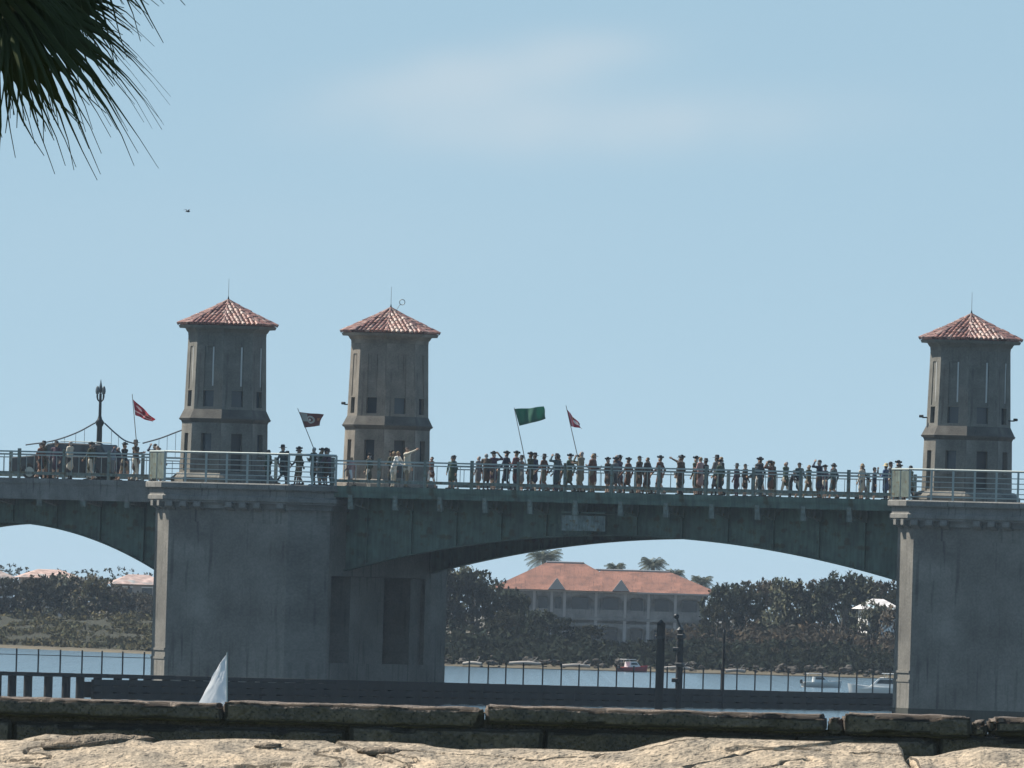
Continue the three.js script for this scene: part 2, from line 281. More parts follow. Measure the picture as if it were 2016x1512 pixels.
// ---------------------------------------------------------------- towers
function facet(ap0, ap1, y0, y1, bands) {                           // one of eight sides; bands = [[ya, yb, xa, xb, depth]]
  const q = [], T = Math.tan(Math.PI / 8), apo = (y) => ap0 + (ap1 - ap0) * (y - y0) / (y1 - y0), P = (x, y, d = 0) => V(x, y, apo(y) - d);
  let y = y0; const hw = (yy) => apo(yy) * T;
  const full = (a, b) => { if (b - a > 1e-4) q.push([P(-hw(a), a), P(hw(a), a), P(hw(b), b), P(-hw(b), b)]); };
  for (const [a, b, xa, xb, d] of bands) {
    full(y, a);
    q.push([P(-hw(a), a), P(xa, a), P(xa, b), P(-hw(b), b)], [P(xb, a), P(hw(a), a), P(hw(b), b), P(xb, b)]);
    q.push([P(xa, a, d), P(xb, a, d), P(xb, b, d), P(xa, b, d)], [P(xa, a), P(xa, a, d), P(xa, b, d), P(xa, b)], [P(xb, a, d), P(xb, a), P(xb, b), P(xb, b, d)]);
    q.push([P(xa, a), P(xb, a), P(xb, a, d), P(xa, a, d)], [P(xa, b, d), P(xb, b, d), P(xb, b), P(xa, b)]);
    y = b;
  }
  full(y, y1);
  return quadGeo(q);
}
const ring = (r, h, y, r2 = r) => { const g = new THREE.CylinderGeometry(r2, r, h, 8, 1).toNonIndexed(); g.computeVertexNormals(); g.rotateY(Math.PI / 8); g.translate(0, y + h / 2, 0); return meters(g); };
const tileTones = [[0.36, 0.175, 0.135], [0.26, 0.12, 0.1], [0.43, 0.24, 0.19], [0.3, 0.15, 0.125], [0.17, 0.09, 0.08], [0.4, 0.2, 0.15], [0.5, 0.35, 0.29], [0.55, 0.43, 0.37]];
const painted = (g, c) => { const n = g.attributes.position.count, a = new Float32Array(n * 3); for (let i = 0; i < n; i++) a.set(c, 3 * i); g.setAttribute('color', new THREE.BufferAttribute(a, 3)); return g; };
function tileRow(halfWidth, len, r, rand, pale) {                          // overlapping barrel tiles running up the slope (+y), bulging toward +z
  const out = []; const n = Math.max(1, Math.round(len / 0.27)), L = len / n;
  for (let i = 0; i < n; i++) {
    const g = new THREE.CylinderGeometry(r * 0.82, r * (1.0 + rand() * 0.12), L * 1.12, 7, 1, true, -Math.PI / 2, Math.PI);
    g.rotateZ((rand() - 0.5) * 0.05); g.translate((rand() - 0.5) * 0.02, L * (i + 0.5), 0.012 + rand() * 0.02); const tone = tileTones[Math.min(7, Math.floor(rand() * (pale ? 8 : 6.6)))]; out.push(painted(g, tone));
    if (i === 0) { const cap = new THREE.CircleGeometry(r, 7, 0, Math.PI); cap.rotateX(Math.PI / 2); cap.translate(0, -L * 0.05, 0.012); out.push(painted(cap, tone)); }
  }
  return out;
}
const tileTex = texture(128, (u, v) => { const k = fbm(u * 8, v * 8, 44, 4, 8), li = clamp01((fbm(u * 5, v * 5, 60, 4, 5) - 0.58) * 5); return [clamp01(0.62 + 0.5 * k) * (1 - li * 0.2), clamp01(0.6 + 0.5 * k) * (1 - li * 0.05), clamp01(0.6 + 0.5 * k)]; });
const tileMat = std([1, 1, 1], { map: tileTex, roughness: 0.5, vertexColors: true });
const hipMat = std([0.2, 0.1, 0.085], { map: tileTex, roughness: 0.6 });
const stainShade = std([0.13, 0.125, 0.115], { map: rep(streaky, 0.5), bumpMap: rep(grit, 0.8), bumpScale: 0.01 });  // ledge stains plus painted shade, so the sloped top stays dark in sun
function tower(u, w, label, strips, wallMat, seed) {
  const t = bthing('bridge_tower', label, 'tower', u, 9.42, w, 'octagonal bridge towers'), rand = rng(seed), C8 = Math.cos(Math.PI / 8);
  obj('plinth', [ring(2.3, 0.22, 0), ring(2.25, 0.2, 0.22, 2.05)], wallMat, t);
  const base = new THREE.Group(); base.name = 'base_storey'; t.add(base);
  const shaft = new THREE.Group(); shaft.name = 'shaft'; t.add(shaft);
  for (let k = 0; k < 8; k++) {
    const a = k * Math.PI / 4, door = k % 2 === 1;
    obj('base_wall', facet(1.93 * C8, 1.88 * C8, 0.42, 2.62, [[door ? 0.5 : 1.25, 2.15, -0.25, 0.25, 0.22]]).rotateY(a), wallMat, base);
    const pb = (y) => (1.93 + (1.88 - 1.93) * (y - 0.42) / 2.2) * C8;
    obj(door ? 'door_leaf' : 'window_pane', quadGeo([[V(-0.25, door ? 0.5 : 1.25, pb(0.5) - 0.2), V(0.25, door ? 0.5 : 1.25, pb(0.5) - 0.2), V(0.25, 2.15, pb(2.15) - 0.2), V(-0.25, 2.15, pb(2.15) - 0.2)]]).rotateY(a), door ? M.dark : M.glass, base);
    if (!door) obj('sill', box(0.7, 0.08, 0.14, 0, 1.2, pb(1.2) + 0.04).rotateY(a), M.cornice, base);
    const ap0 = 1.8 * C8, ap1 = 1.71 * C8, y0 = 3.2, y1 = 6.42, ps = (y) => ap0 + (ap1 - ap0) * (y - y0) / (y1 - y0);
    obj('shaft_wall', facet(ap0, ap1, y0, y1, [[3.32, 4.02, -0.26, 0.26, 0.16], [4.08, 5.95, -0.25, 0.25, 0.035]]).rotateY(a), wallMat, shaft);
    obj('window_pane', quadGeo([[V(-0.26, 3.32, ps(3.32) - 0.14), V(0.26, 3.32, ps(3.32) - 0.14), V(0.26, 4.02, ps(4.02) - 0.14), V(-0.26, 4.02, ps(4.02) - 0.14)]]).rotateY(a), M.glass, shaft);
    obj('slit_strip', box(0.065, 1.84, 0.03, 0.17, 5.015, ps(5) - 0.03).rotateX(0).rotateY(a), strips ? M.palestrip : wallMat, shaft);  // plain thin strip set in the tall recess, pale where strips is set
  }
  obj('ledge', [ring(1.885, 0.1, 2.615, 1.93), ring(1.98, 0.09, 2.715, 2.03), ring(2.0, 0.4, 2.805, 1.8)], stainShade, t);
  obj('eaves_band', [ring(1.712, 0.16, 6.42, 1.73), ring(1.76, 0.16, 6.58, 1.86), ring(2.1, 0.13, 6.74, 2.16)], wallMat, t);
  // roof
  const roof = obj('roof', ring(2.12, 1.02, 6.872, 0.05), std([0.15, 0.08, 0.07]), t);
  const R = 2.19 * C8, rise = 1.02, slope = Math.atan2(rise, R - 0.04), len = Math.hypot(R, rise), half = R * Math.tan(Math.PI / 8), cols = 8;
  for (let k = 0; k < 8; k++) {
    for (let i = 0; i < cols; i++) {
      const s = ((i + 0.5) / cols * 2 - 1) * half, L = len * (1 - Math.abs(s) / half) * 0.98 + 0.1;
      const g = merge(tileRow(0.1, L, half / cols * 0.88, rand, k === 1));  // one facet gets paler tiles, its brighter lit look painted into their tones
      g.rotateX(-(Math.PI / 2 - slope)); g.translate(s, 6.9, R); g.rotateY(k * Math.PI / 4);
      obj('tile_row', g, tileMat, roof);
    }
    const a = k * Math.PI / 4 + Math.PI / 8, p = V(Math.sin(a) * 2.22, 6.93, Math.cos(a) * 2.22);
    obj('hip_tiles', tube([p, p.clone().lerp(V(0, 7.96, 0), 0.5).add(V(0, -0.02, 0)), V(0, 8.0, 0)], 0.075, 10, 6), hipMat, roof);
  }
  obj('finial', new THREE.LatheGeometry([[0, 0], [0.13, 0], [0.09, 0.07], [0.04, 0.11], [0.045, 0.15], [0.015, 0.28]].map(([x, y]) => new THREE.Vector2(x, y)), 10).translate(0, 7.9, 0), M.iron, roof);
  obj('lightning_rod', rod(V(0, 8.12, 0), V(0, 8.95, 0), 0.014, 0.008, 5), M.rail, roof);
  return t;
}
tower(0, 0, 'octagonal red-roofed tower nearest the light pole, leftmost of the three', true, M.tower, 5);
const t2 = tower(3.17, -9.6, 'warmer grey octagonal tower in the middle with a loop aerial on its roof', false, M.towerWarm, 9);
const t3 = tower(35.65, 0, 'octagonal red-roofed tower at the right edge of the picture', true, M.tower, 13);
obj('loop_aerial', [rod(V(0.3, 7.9, 0.1), V(0.52, 8.2, 0.1), 0.012, 0.012, 5), new THREE.TorusGeometry(0.12, 0.018, 6, 16).rotateY(0.4).translate(0.6, 8.28, 0.1)], M.rail, t2);
for (const [t, x, z, y] of [[t2, -1.9, 0.5, 3.7], [t3, -2.0, 0.9, 3.55], [t3, 2.0, -0.6, 3.5]]) { const d = V(x, 0, z).normalize(); obj('floodlight', [rod(V(d.x * 1.6, y, d.z * 1.6), V(d.x * 1.98, y, d.z * 1.98), 0.03, 0.03, 6), rbox(0.17, 0.12, 0.14, 0.03, d.x * 2.02, y + 0.05, d.z * 2.02)], M.iron, t); }

// ---------------------------------------------------------------- people
function sdfMesh(f, center, half, res, tagOf) {
  const mc = new MarchingCubes(res, new THREE.MeshBasicMaterial(), false, false, 60000);
  mc.isolation = 0;
  const h = res / 2;
  for (let z = 0; z < res; z++) for (let y = 0; y < res; y++) for (let x = 0; x < res; x++)
    mc.field[z * res * res + y * res + x] = -f(center.x + (x - h) / h * half, center.y + (y - h) / h * half, center.z + (z - h) / h * half);
  mc.update();
  const n = mc.count, p = new Float32Array(n * 3);
  for (let i = 0; i < n; i++) { p[3 * i] = center.x + mc.positionArray[3 * i] * half; p[3 * i + 1] = center.y + mc.positionArray[3 * i + 1] * half; p[3 * i + 2] = center.z + mc.positionArray[3 * i + 2] * half; }
  let g = new THREE.BufferGeometry(); g.setAttribute('position', new THREE.BufferAttribute(p, 3)); g = mergeVertices(g, 1e-5);
  const q = g.attributes.position, nn = new Float32Array(q.count * 3), tg = new Float32Array(q.count), e = 0.004;
  for (let i = 0; i < q.count; i++) {
    const x = q.getX(i), y = q.getY(i), z = q.getZ(i);
    const v = V(f(x + e, y, z) - f(x - e, y, z), f(x, y + e, z) - f(x, y - e, z), f(x, y, z + e) - f(x, y, z - e)).normalize();
    nn.set([v.x, v.y, v.z], 3 * i); tg[i] = tagOf(x, y, z);
  }
  g.setAttribute('normal', new THREE.BufferAttribute(nn, 3)); g.setAttribute('part', new THREE.BufferAttribute(tg, 1));
  return g;
}
const smin = (a, b, k) => { const h = Math.max(k - Math.abs(a - b), 0) / k; return Math.min(a, b) - h * h * k * 0.25; };
function capsule(a, b, ra, rb, flat = 1) {
  const dx = b[0] - a[0], dy = b[1] - a[1], dz = b[2] - a[2], L2 = dx * dx + dy * dy + dz * dz || 1e-9;
  return (x, y, z) => { const px = x - a[0], py = y - a[1], pz = z - a[2]; const t = Math.min(1, Math.max(0, (px * dx + py * dy + pz * dz) / L2)); const ex = px - dx * t, ey = py - dy * t, ez = (pz - dz * t) / flat; return (Math.sqrt(ex * ex + ey * ey + ez * ez) - (ra + (rb - ra) * t)) * (flat < 1 ? 0.8 : 1); };
}
// tags: 0 coat, 1 breeches, 2 stockings, 3 shoes, 4 skin, 5 hair, 6 eyes
function fieldOf(bones, k) { const fs = bones.map((b) => capsule(b[0], b[1], b[2], b[3], b[5] ?? 1)); return { f: (x, y, z) => { let d = 9; for (const q of fs) d = smin(d, q(x, y, z), k); return d; }, tag: (x, y, z) => { let best = 9, t = 0; for (let i = 0; i < fs.length; i++) { const d = fs[i](x, y, z); if (d < best) { best = d; t = bones[i][4]; } } return t; } }; }
const headGeo = (() => {                                            // head of 0.24 m, chin at y = 0, facing +z
  const { f } = fieldOf([[[0, 0.135, -0.015], [0, 0.15, -0.02], 0.083, 0.088, 4], [[0, 0.045, 0.035], [0, 0.1, 0.03], 0.042, 0.062, 4], [[0, 0.1, 0.085], [0, 0.125, 0.078], 0.016, 0.008, 4], [[-0.085, 0.1, -0.01], [-0.088, 0.13, -0.015], 0.013, 0.018, 4], [[0.085, 0.1, -0.01], [0.088, 0.13, -0.015], 0.013, 0.018, 4], [[-0.02, 0.055, 0.078], [0.02, 0.055, 0.078], 0.008, 0.008, 4], [[0, -0.05, -0.02], [0, 0.05, -0.02], 0.058, 0.055, 4]], 0.03);
  const eye = (x, y, z) => Math.min(Math.hypot(x - 0.032, y - 0.125, z - 0.078), Math.hypot(x + 0.032, y - 0.125, z - 0.078)) - 0.011;
  return sdfMesh((x, y, z) => Math.max(f(x, y, z), -eye(x, y, z) * 0.6), V(0, 0.09, 0), 0.16, 48, (x, y, z) => (eye(x, y, z) < 0.006 ? 6 : y > 0.175 || (z < -0.02 && y > 0.05) ? 5 : 4));
})();
const handGeo = (() => {                                            // right hand hanging down from the wrist at the origin, thumb toward +z, palm toward +x
  const b = [[[0, 0, 0], [0, -0.085, 0], 0.026, 0.034, 4], [[0, -0.03, 0.022], [0.012, -0.065, 0.052], 0.015, 0.012, 4], [[0.012, -0.065, 0.052], [0.02, -0.1, 0.058], 0.012, 0.009, 4]];
  [[0.03, 0.07], [0.01, 0.08], [-0.01, 0.074], [-0.03, 0.056]].forEach(([z, L]) => { const m = [0.01, -0.09 - L * 0.5, z * 1.15], e = [0.034, -0.09 - L * 0.92, z * 1.2]; b.push([[0, -0.085, z], m, 0.0105, 0.0095, 4], [m, e, 0.0095, 0.008, 4]); });
  const { f } = fieldOf(b, 0.008); return sdfMesh(f, V(0, -0.08, 0), 0.12, 48, () => 4);
})();
const mirrorX = (g) => { const c = g.clone(); c.scale(-1, 1, 1); const i = c.index; for (let k = 0; k < i.count; k += 3) { const a = i.getX(k); i.setX(k, i.getX(k + 2)); i.setX(k + 2, a); } return c; };
const leftHand = mirrorX(handGeo);
function personGeo({ stride = 0, lean = 0, R = [[-0.28, 1.13, -0.03], [-0.28, 0.88, 0.08]], L = [[0.28, 1.13, -0.03], [0.28, 0.88, 0.08]], look = 0, coat = 0.62 }) {
  const lz = (y, z = 0) => z + lean * (y - 0.92);
  const hipR = [-0.1, 0.92, 0], hipL = [0.1, 0.92, 0], kR = [-0.11, 0.5, stride * 0.55 + 0.03], kL = [0.11, 0.5, -stride * 0.35 + 0.03], aR = [-0.11, 0.09, stride * 0.9 - 0.02], aL = [0.11, 0.09 + Math.abs(stride) * 0.12, -stride * 1.05 - 0.02];
  const sR = [-0.185, 1.42, lz(1.42)], sL = [0.185, 1.42, lz(1.42)], chest = [0, 1.28, lz(1.28)], neck = [0, 1.47, lz(1.47, -0.005)];
  const sh = (p) => [p[0], p[1], p[2] + lean * 0.5];
  const [eR, hR] = R.map(sh), [eL, hL] = L.map(sh);
  const B = [[[0, 0.95, 0], [0, 1.1, lz(1.1)], 0.15, 0.145, 0, 0.75], [[0, 1.1, lz(1.1)], chest, 0.145, 0.165, 0, 0.72], [chest, [0, 1.4, lz(1.4)], 0.165, 0.12, 0, 0.72], [sR, sL, 0.075, 0.075, 0], [[0, 1.4, lz(1.4)], neck, 0.07, 0.055, 4],
    [sR, eR, 0.062, 0.05, 0], [eR, hR, 0.05, 0.036, 0], [sL, eL, 0.062, 0.05, 0], [eL, hL, 0.05, 0.036, 0],
    [hipR, kR, 0.095, 0.062, 1], [hipL, kL, 0.095, 0.062, 1], [kR, aR, 0.06, 0.038, 2], [kL, aL, 0.06, 0.038, 2], [[aR[0], 0.04, aR[2] - 0.03], [aR[0], 0.035, aR[2] + 0.17], 0.04, 0.035, 3], [[aL[0], aL[1] - 0.05, aL[2] - 0.03], [aL[0], aL[1] - 0.055, aL[2] + 0.17], 0.04, 0.035, 3],
    [[0, 0.97, 0], [0, coat, -0.01 + stride * 0.1], 0.15, 0.2, 0, 0.72]];
  const { f, tag: tg } = fieldOf(B, 0.045);
  const body = sdfMesh(f, V(0, 0.86, 0), 0.96, 76, tg), parts = [body];
  const head = headGeo.clone(); head.rotateY(look); head.translate(0, 1.5, lz(1.5)); parts.push(head);
  for (const [g, e, h] of [[handGeo, eR, hR], [leftHand, eL, hL]]) { const c = g.clone(), d = V(...h).sub(V(...e)).normalize(); c.applyQuaternion(new THREE.Quaternion().setFromUnitVectors(V(0, -1, 0), d)); c.translate(h[0] - d.x * 0.015, h[1] - d.y * 0.015, h[2] - d.z * 0.015); parts.push(c); }
  const g = mergeGeometries(parts); g.userData = { headY: 1.5, headZ: lz(1.5), look, hand: hR }; return g;
}
const poses = {
  stand: personGeo({}), walk: personGeo({ stride: 0.3, R: [[-0.27, 1.14, -0.12], [-0.26, 0.9, -0.06]], L: [[0.27, 1.14, 0.08], [0.26, 0.96, 0.26]] }),
  stroll: personGeo({ stride: -0.22, look: 0.5, coat: 0.8, R: [[-0.27, 1.14, 0.06], [-0.26, 0.94, 0.22]], L: [[0.27, 1.14, -0.1], [0.26, 0.9, -0.1]] }),
  hold: personGeo({ stride: 0.2, R: [[-0.3, 1.2, 0.16], [-0.14, 1.24, 0.4]], L: [[0.27, 1.14, -0.05], [0.26, 0.9, 0.04]] }),
  folded: personGeo({ look: -0.3, R: [[-0.3, 1.14, 0.06], [-0.06, 1.2, 0.26]], L: [[0.3, 1.14, 0.06], [0.06, 1.15, 0.24]] }),
  point: personGeo({ stride: 0.1, coat: 0.82, R: [[-0.24, 1.5, 0.26], [-0.22, 1.62, 0.52]] }),
  shade: personGeo({ look: 0.2, L: [[0.44, 1.45, 0.12], [0.14, 1.66, 0.16]] }),
  leaning: personGeo({ lean: 0.42, coat: 0.82, R: [[-0.26, 1.16, 0.2], [-0.2, 1.06, 0.44]], L: [[0.26, 1.16, 0.2], [0.2, 1.06, 0.44]] }),
};
const hats = {
  tricorn: (() => { // brim folded up on three sides round a low crown
    const s = new THREE.Shape(); const N = 36;
    const crown = new THREE.LatheGeometry([[0.1, 0], [0.1, 0.06], [0.085, 0.1], [0.05, 0.115], [0, 0.118]].map(([x, y]) => new THREE.Vector2(x, y)), 16);
    const q = []; const rim = (a) => { const c = Math.cos(3 * a), r = 0.165 + 0.055 * Math.max(0, c), y = 0.085 - 0.075 * Math.max(0, c) + 0.02 * Math.min(0, c); return V(Math.sin(a) * (c < 0 ? 0.135 : r), y, Math.cos(a) * (c < 0 ? 0.135 : r)); };
    for (let i = 0; i < N; i++) { const a = i / N * 2 * Math.PI, b = (i + 1) / N * 2 * Math.PI, A = V(Math.sin(a) * 0.1, 0, Math.cos(a) * 0.1), B = V(Math.sin(b) * 0.1, 0, Math.cos(b) * 0.1); q.push([A, B, rim(b), rim(a)], [rim(a).multiplyScalar(1.03), rim(b).multiplyScalar(1.03), B.clone().add(V(0, -0.012, 0)), A.clone().add(V(0, -0.012, 0))]); }
    return merge([crown, quadGeo(q)]);
  })(),
  brimmed: new THREE.LatheGeometry([[0, 0.13], [0.07, 0.125], [0.095, 0.09], [0.1, 0.01], [0.19, -0.01], [0.195, -0.018], [0.1, -0.01], [0, -0.01]].map(([x, y]) => new THREE.Vector2(x, y)), 18),
  cap: merge([new THREE.SphereGeometry(0.102, 14, 8, 0, Math.PI * 2, 0, Math.PI / 2), new THREE.CylinderGeometry(0.09, 0.09, 0.012, 14, 1, false, -Math.PI / 3, 2 * Math.PI / 3).scale(1, 1, 1.1).translate(0, 0.006, 0.09)]),
};
const personMat = new THREE.MeshStandardMaterial({ vertexColors: true, roughness: 0.85 });
const cols = { teal: [0.028, 0.059, 0.068], olive: [0.052, 0.052, 0.026], brown: [0.066, 0.041, 0.026], rust: [0.13, 0.055, 0.032], red: [0.11, 0.025, 0.025], navy: [0.018, 0.023, 0.049], charcoal: [0.022, 0.022, 0.025], white: [0.694, 0.678, 0.638], cream: [0.533, 0.477, 0.381], grey: [0.144, 0.144, 0.144], plum: [0.062, 0.033, 0.053], green: [0.036, 0.067, 0.041], khaki: [0.205, 0.171, 0.113], pink: [0.371, 0.227, 0.216], blue: [0.058, 0.098, 0.196] };
const hatMats = { black: std([0.018, 0.018, 0.02]), straw: std([0.5, 0.4, 0.22]), tan: std([0.28, 0.2, 0.12]) };
let who = 300;
function person(pose, u, w, top, face, coat, legs, hat, label, deckY = 9.4) {
  const rand = rng(who++), g = poses[pose], stand = hat === 'none' ? 1.74 : 1.79, s = Math.min(1.09, Math.max(0.62, (top - deckY) / stand));
  const t = thing('person', label, 'person', at(u, deckY, w), -PHI + face, 'people crossing the bridge');
  const c = g.clone(), pt = g.attributes.part, arr = new Float32Array(pt.count * 3), sk = [[0.42, 0.26, 0.18], [0.5, 0.33, 0.24], [0.22, 0.12, 0.08]][Math.floor(rand() * 2.4)], hr = [[0.03, 0.02, 0.015], [0.1, 0.06, 0.03], [0.25, 0.17, 0.09], [0.3, 0.29, 0.28]][Math.floor(rand() * 4)];
  const stock = rand() < 0.5 ? cols[legs] : sk, table = [cols[coat], cols[legs], stock, [0.03, 0.025, 0.02], sk, hr, [0.02, 0.015, 0.012]];
  for (let i = 0; i < pt.count; i++) { const k = table[Math.round(pt.getX(i))]; arr.set(k, 3 * i); }
  c.setAttribute('color', new THREE.BufferAttribute(arr, 3)); c.deleteAttribute('part'); c.userData = {};
  obj('body', c, personMat, t);
  if (hat !== 'none') { const [kind, m] = hat.split(' '); const hg = hats[kind].clone(); if (kind === 'tricorn') hg.scale(0.82, 1.15, 0.82); hg.rotateX(-0.06); hg.rotateY(g.userData.look); hg.translate(0, g.userData.headY + (kind === 'cap' ? 0.165 : 0.182), g.userData.headZ - 0.01); obj('hat', hg, hatMats[m], t); }
  t.scale.setScalar(s); return t;
}
const LEFT = -Math.PI / 2, RIGHT = Math.PI / 2, FRONT = 0, BACK = Math.PI, TB = 'tricorn black', BB = 'brimmed black', BS = 'brimmed straw', CT = 'cap tan', CB = 'cap black';
[ // pose, u, w, top of head, facing, coat, legs, hat, label
  ['walk', -9.15, -0.2, 11.03, RIGHT, 'rust', 'charcoal', CB, 'person in rust jacket in front of the dark car bonnet, leftmost person on the bridge'],
  ['stand', -8.5, -0.4, 11.09, FRONT, 'plum', 'grey', BB, 'person in plum coat facing the railing beside the dark car windscreen'],
  ['folded', -7.75, -0.3, 11.11, LEFT, 'cream', 'charcoal', 'none', 'bareheaded person in cream top with folded arms beside the dark car'],
  ['walk', -6.7, -0.3, 11.08, LEFT, 'olive', 'cream', TB, 'person in olive coat and tricorn beside the rear door of the dark car'],
  ['stroll', -5.0, -0.2, 11.1, RIGHT, 'charcoal', 'khaki', TB, 'person in charcoal coat between the dark car and the red flag'],
  ['hold', -4.27, 0.15, 11.22, RIGHT, 'brown', 'cream', BB, 'person in brown coat carrying the red flag on the left span'],
  ['shade', -3.3, 0.2, 11.1, LEFT, 'navy', 'grey', CB, 'person in navy coat shading the eyes just right of the red flag bearer'],
  ['walk', -2.75, 1.0, 10.99, RIGHT, 'white', 'cream', 'none', 'person in white shirt walking at the left foot of the leftmost tower'],
  ['stand', 2.75, 1.1, 10.94, LEFT, 'green', 'charcoal', CB, 'person in dark green coat against the right side of the leftmost tower'],
  ['walk', 3.4, 1.0, 11.15, RIGHT, 'teal', 'charcoal', BB, 'tall person in teal coat, second right of the leftmost tower'],
  ['stand', 4.2, 1.0, 11.08, RIGHT, 'olive', 'khaki', TB, 'person in olive coat and tricorn left of the maroon flag bearer'],
  ['hold', 5.1, 0.6, 11.05, LEFT, 'green', 'grey', TB, 'person in green coat and tricorn carrying the maroon flag'],
  ['folded', 5.2, 0.4, 11.06, LEFT, 'brown', 'brown', TB, 'person in long brown coat right behind the maroon flag bearer'],
  ['leaning', 5.65, 0.7, 11.03, LEFT, 'plum', 'charcoal', BB, 'person in plum coat bent forward left of the middle tower base'],
  ['walk', 6.25, 0.0, 10.69, LEFT, 'pink', 'white', 'none', 'small figure in pink at the left foot of the middle tower'],
  ['leaning', 8.3, 0.0, 11.0, RIGHT, 'white', 'cream', 'none', 'person in white bending over the rail in front of the middle tower'],
  ['point', 8.95, 0.0, 11.19, RIGHT, 'cream', 'khaki', 'none', 'person in cream pointing up in front of the middle tower'],
  ['stroll', 10.2, 0.1, 10.8, LEFT, 'rust', 'white', 'none', 'short person in rust top with white breeches right of the middle tower'],
  ['stand', 11.15, 0.0, 10.84, FRONT, 'green', 'green', CB, 'person in green standing alone right of the middle tower'],
  ['stand', 12.84, 0.1, 10.99, BACK, 'brown', 'charcoal', 'none', 'round headed person in brown, fourth from the green flag to its left'],
  ['walk', 13.76, 0.0, 11.12, LEFT, 'navy', 'charcoal', TB, 'person in navy coat and tricorn left of the red coated walker'],
  ['folded', 14.28, 0.1, 11.13, LEFT, 'red', 'charcoal', TB, 'person in red coat and tricorn below the green flag'],
  ['hold', 14.97, 0.1, 11.1, LEFT, 'olive', 'grey', TB, 'person in olive coat and tricorn carrying the green flag'],
  ['walk', 15.33, -0.5, 11.04, LEFT, 'rust', 'khaki', BB, 'person in rust coat directly behind the green flag bearer'],
  ['shade', 16.22, 0.1, 11.06, LEFT, 'teal', 'navy', BB, 'person in teal coat with raised arm left of the dark rail post'],
  ['walk', 16.58, -0.5, 11.07, LEFT, 'green', 'olive', TB, 'person in green coat walking ahead of the red and white flag'],
  ['hold', 17.4, 0.1, 11.18, LEFT, 'khaki', 'khaki', 'none', 'person in khaki carrying the red and white flag'],
  ['folded', 17.72, -0.4, 11.09, LEFT, 'rust', 'khaki', 'none', 'bareheaded person in rust shirt beside the red and white flag bearer'],
  ['walk', 19.05, 0.1, 10.97, LEFT, 'grey', 'charcoal', TB, 'front person of the close pair near mid span, in grey coat'],
  ['walk', 19.38, -0.5, 10.97, LEFT, 'rust', 'brown', TB, 'rear person of the close pair near mid span, in rust coat'],
  ['stand', 20.2, 0.1, 11.08, RIGHT, 'brown', 'olive', CB, 'upright person in brown with small cap near mid span'],
  ['walk', 21.18, 0.1, 11.08, LEFT, 'rust', 'teal', TB, 'person in rust coat and teal breeches right of mid span'],
  ['point', 22.15, 0.1, 11.12, LEFT, 'brown', 'charcoal', CB, 'person in brown stretching an arm to the left along the rail'],
  ['folded', 23.1, 0.1, 11.06, LEFT, 'pink', 'rust', 'none', 'person in pinkish top right of the one stretching an arm'],
  ['walk', 24.04, 0.1, 10.97, LEFT, 'green', 'charcoal', TB, 'person in green coat and tricorn at the left of the dark huddle'],
  ['stand', 24.65, -0.3, 10.83, LEFT, 'plum', 'plum', BB, 'shorter person in plum in the middle of the dark huddle'],
  ['stand', 25.2, 0.0, 10.84, RIGHT, 'brown', 'charcoal', CB, 'shorter person in brown at the right of the dark huddle'],
  ['walk', 25.65, -0.5, 11.11, LEFT, 'charcoal', 'white', TB, 'tall person with white breeches right of the dark huddle'],
  ['leaning', 25.97, 0.1, 10.85, LEFT, 'teal', 'teal', CB, 'person in teal stooping between two taller walkers'],
  ['shade', 26.4, 0.0, 10.97, LEFT, 'rust', 'teal', TB, 'person in rust coat with hand raised, last walker before the seated one'],
  ['leaning', 27.35, 0.0, 10.6, RIGHT, 'charcoal', 'charcoal', 'none', 'small crouched person in charcoal low behind the railing'],
  ['walk', 29.43, 0.1, 10.87, LEFT, 'teal', 'brown', TB, 'lone person in teal coat and tricorn well left of the right tower'],
  ['stand', 30.75, 0.1, 10.92, LEFT, 'cream', 'grey', CT, 'person in cream with tan cap left of the green corner panel'],
  ['folded', 31.75, -0.2, 10.98, LEFT, 'blue', 'navy', BS, 'person in blue with straw hat above the green corner panel'],
  ['walk', 32.55, 0.3, 11.11, LEFT, 'charcoal', 'olive', TB, 'person in charcoal and tricorn right of the green corner panel'],
  ['stand', 32.95, 1.0, 10.94, RIGHT, 'olive', 'charcoal', TB, 'person in olive and tricorn, second left of the right tower'],
  ['stroll', 33.5, 1.2, 10.8, LEFT, 'khaki', 'brown', BB, 'person in khaki at the left foot of the right tower'],
].forEach((a) => person(...a));
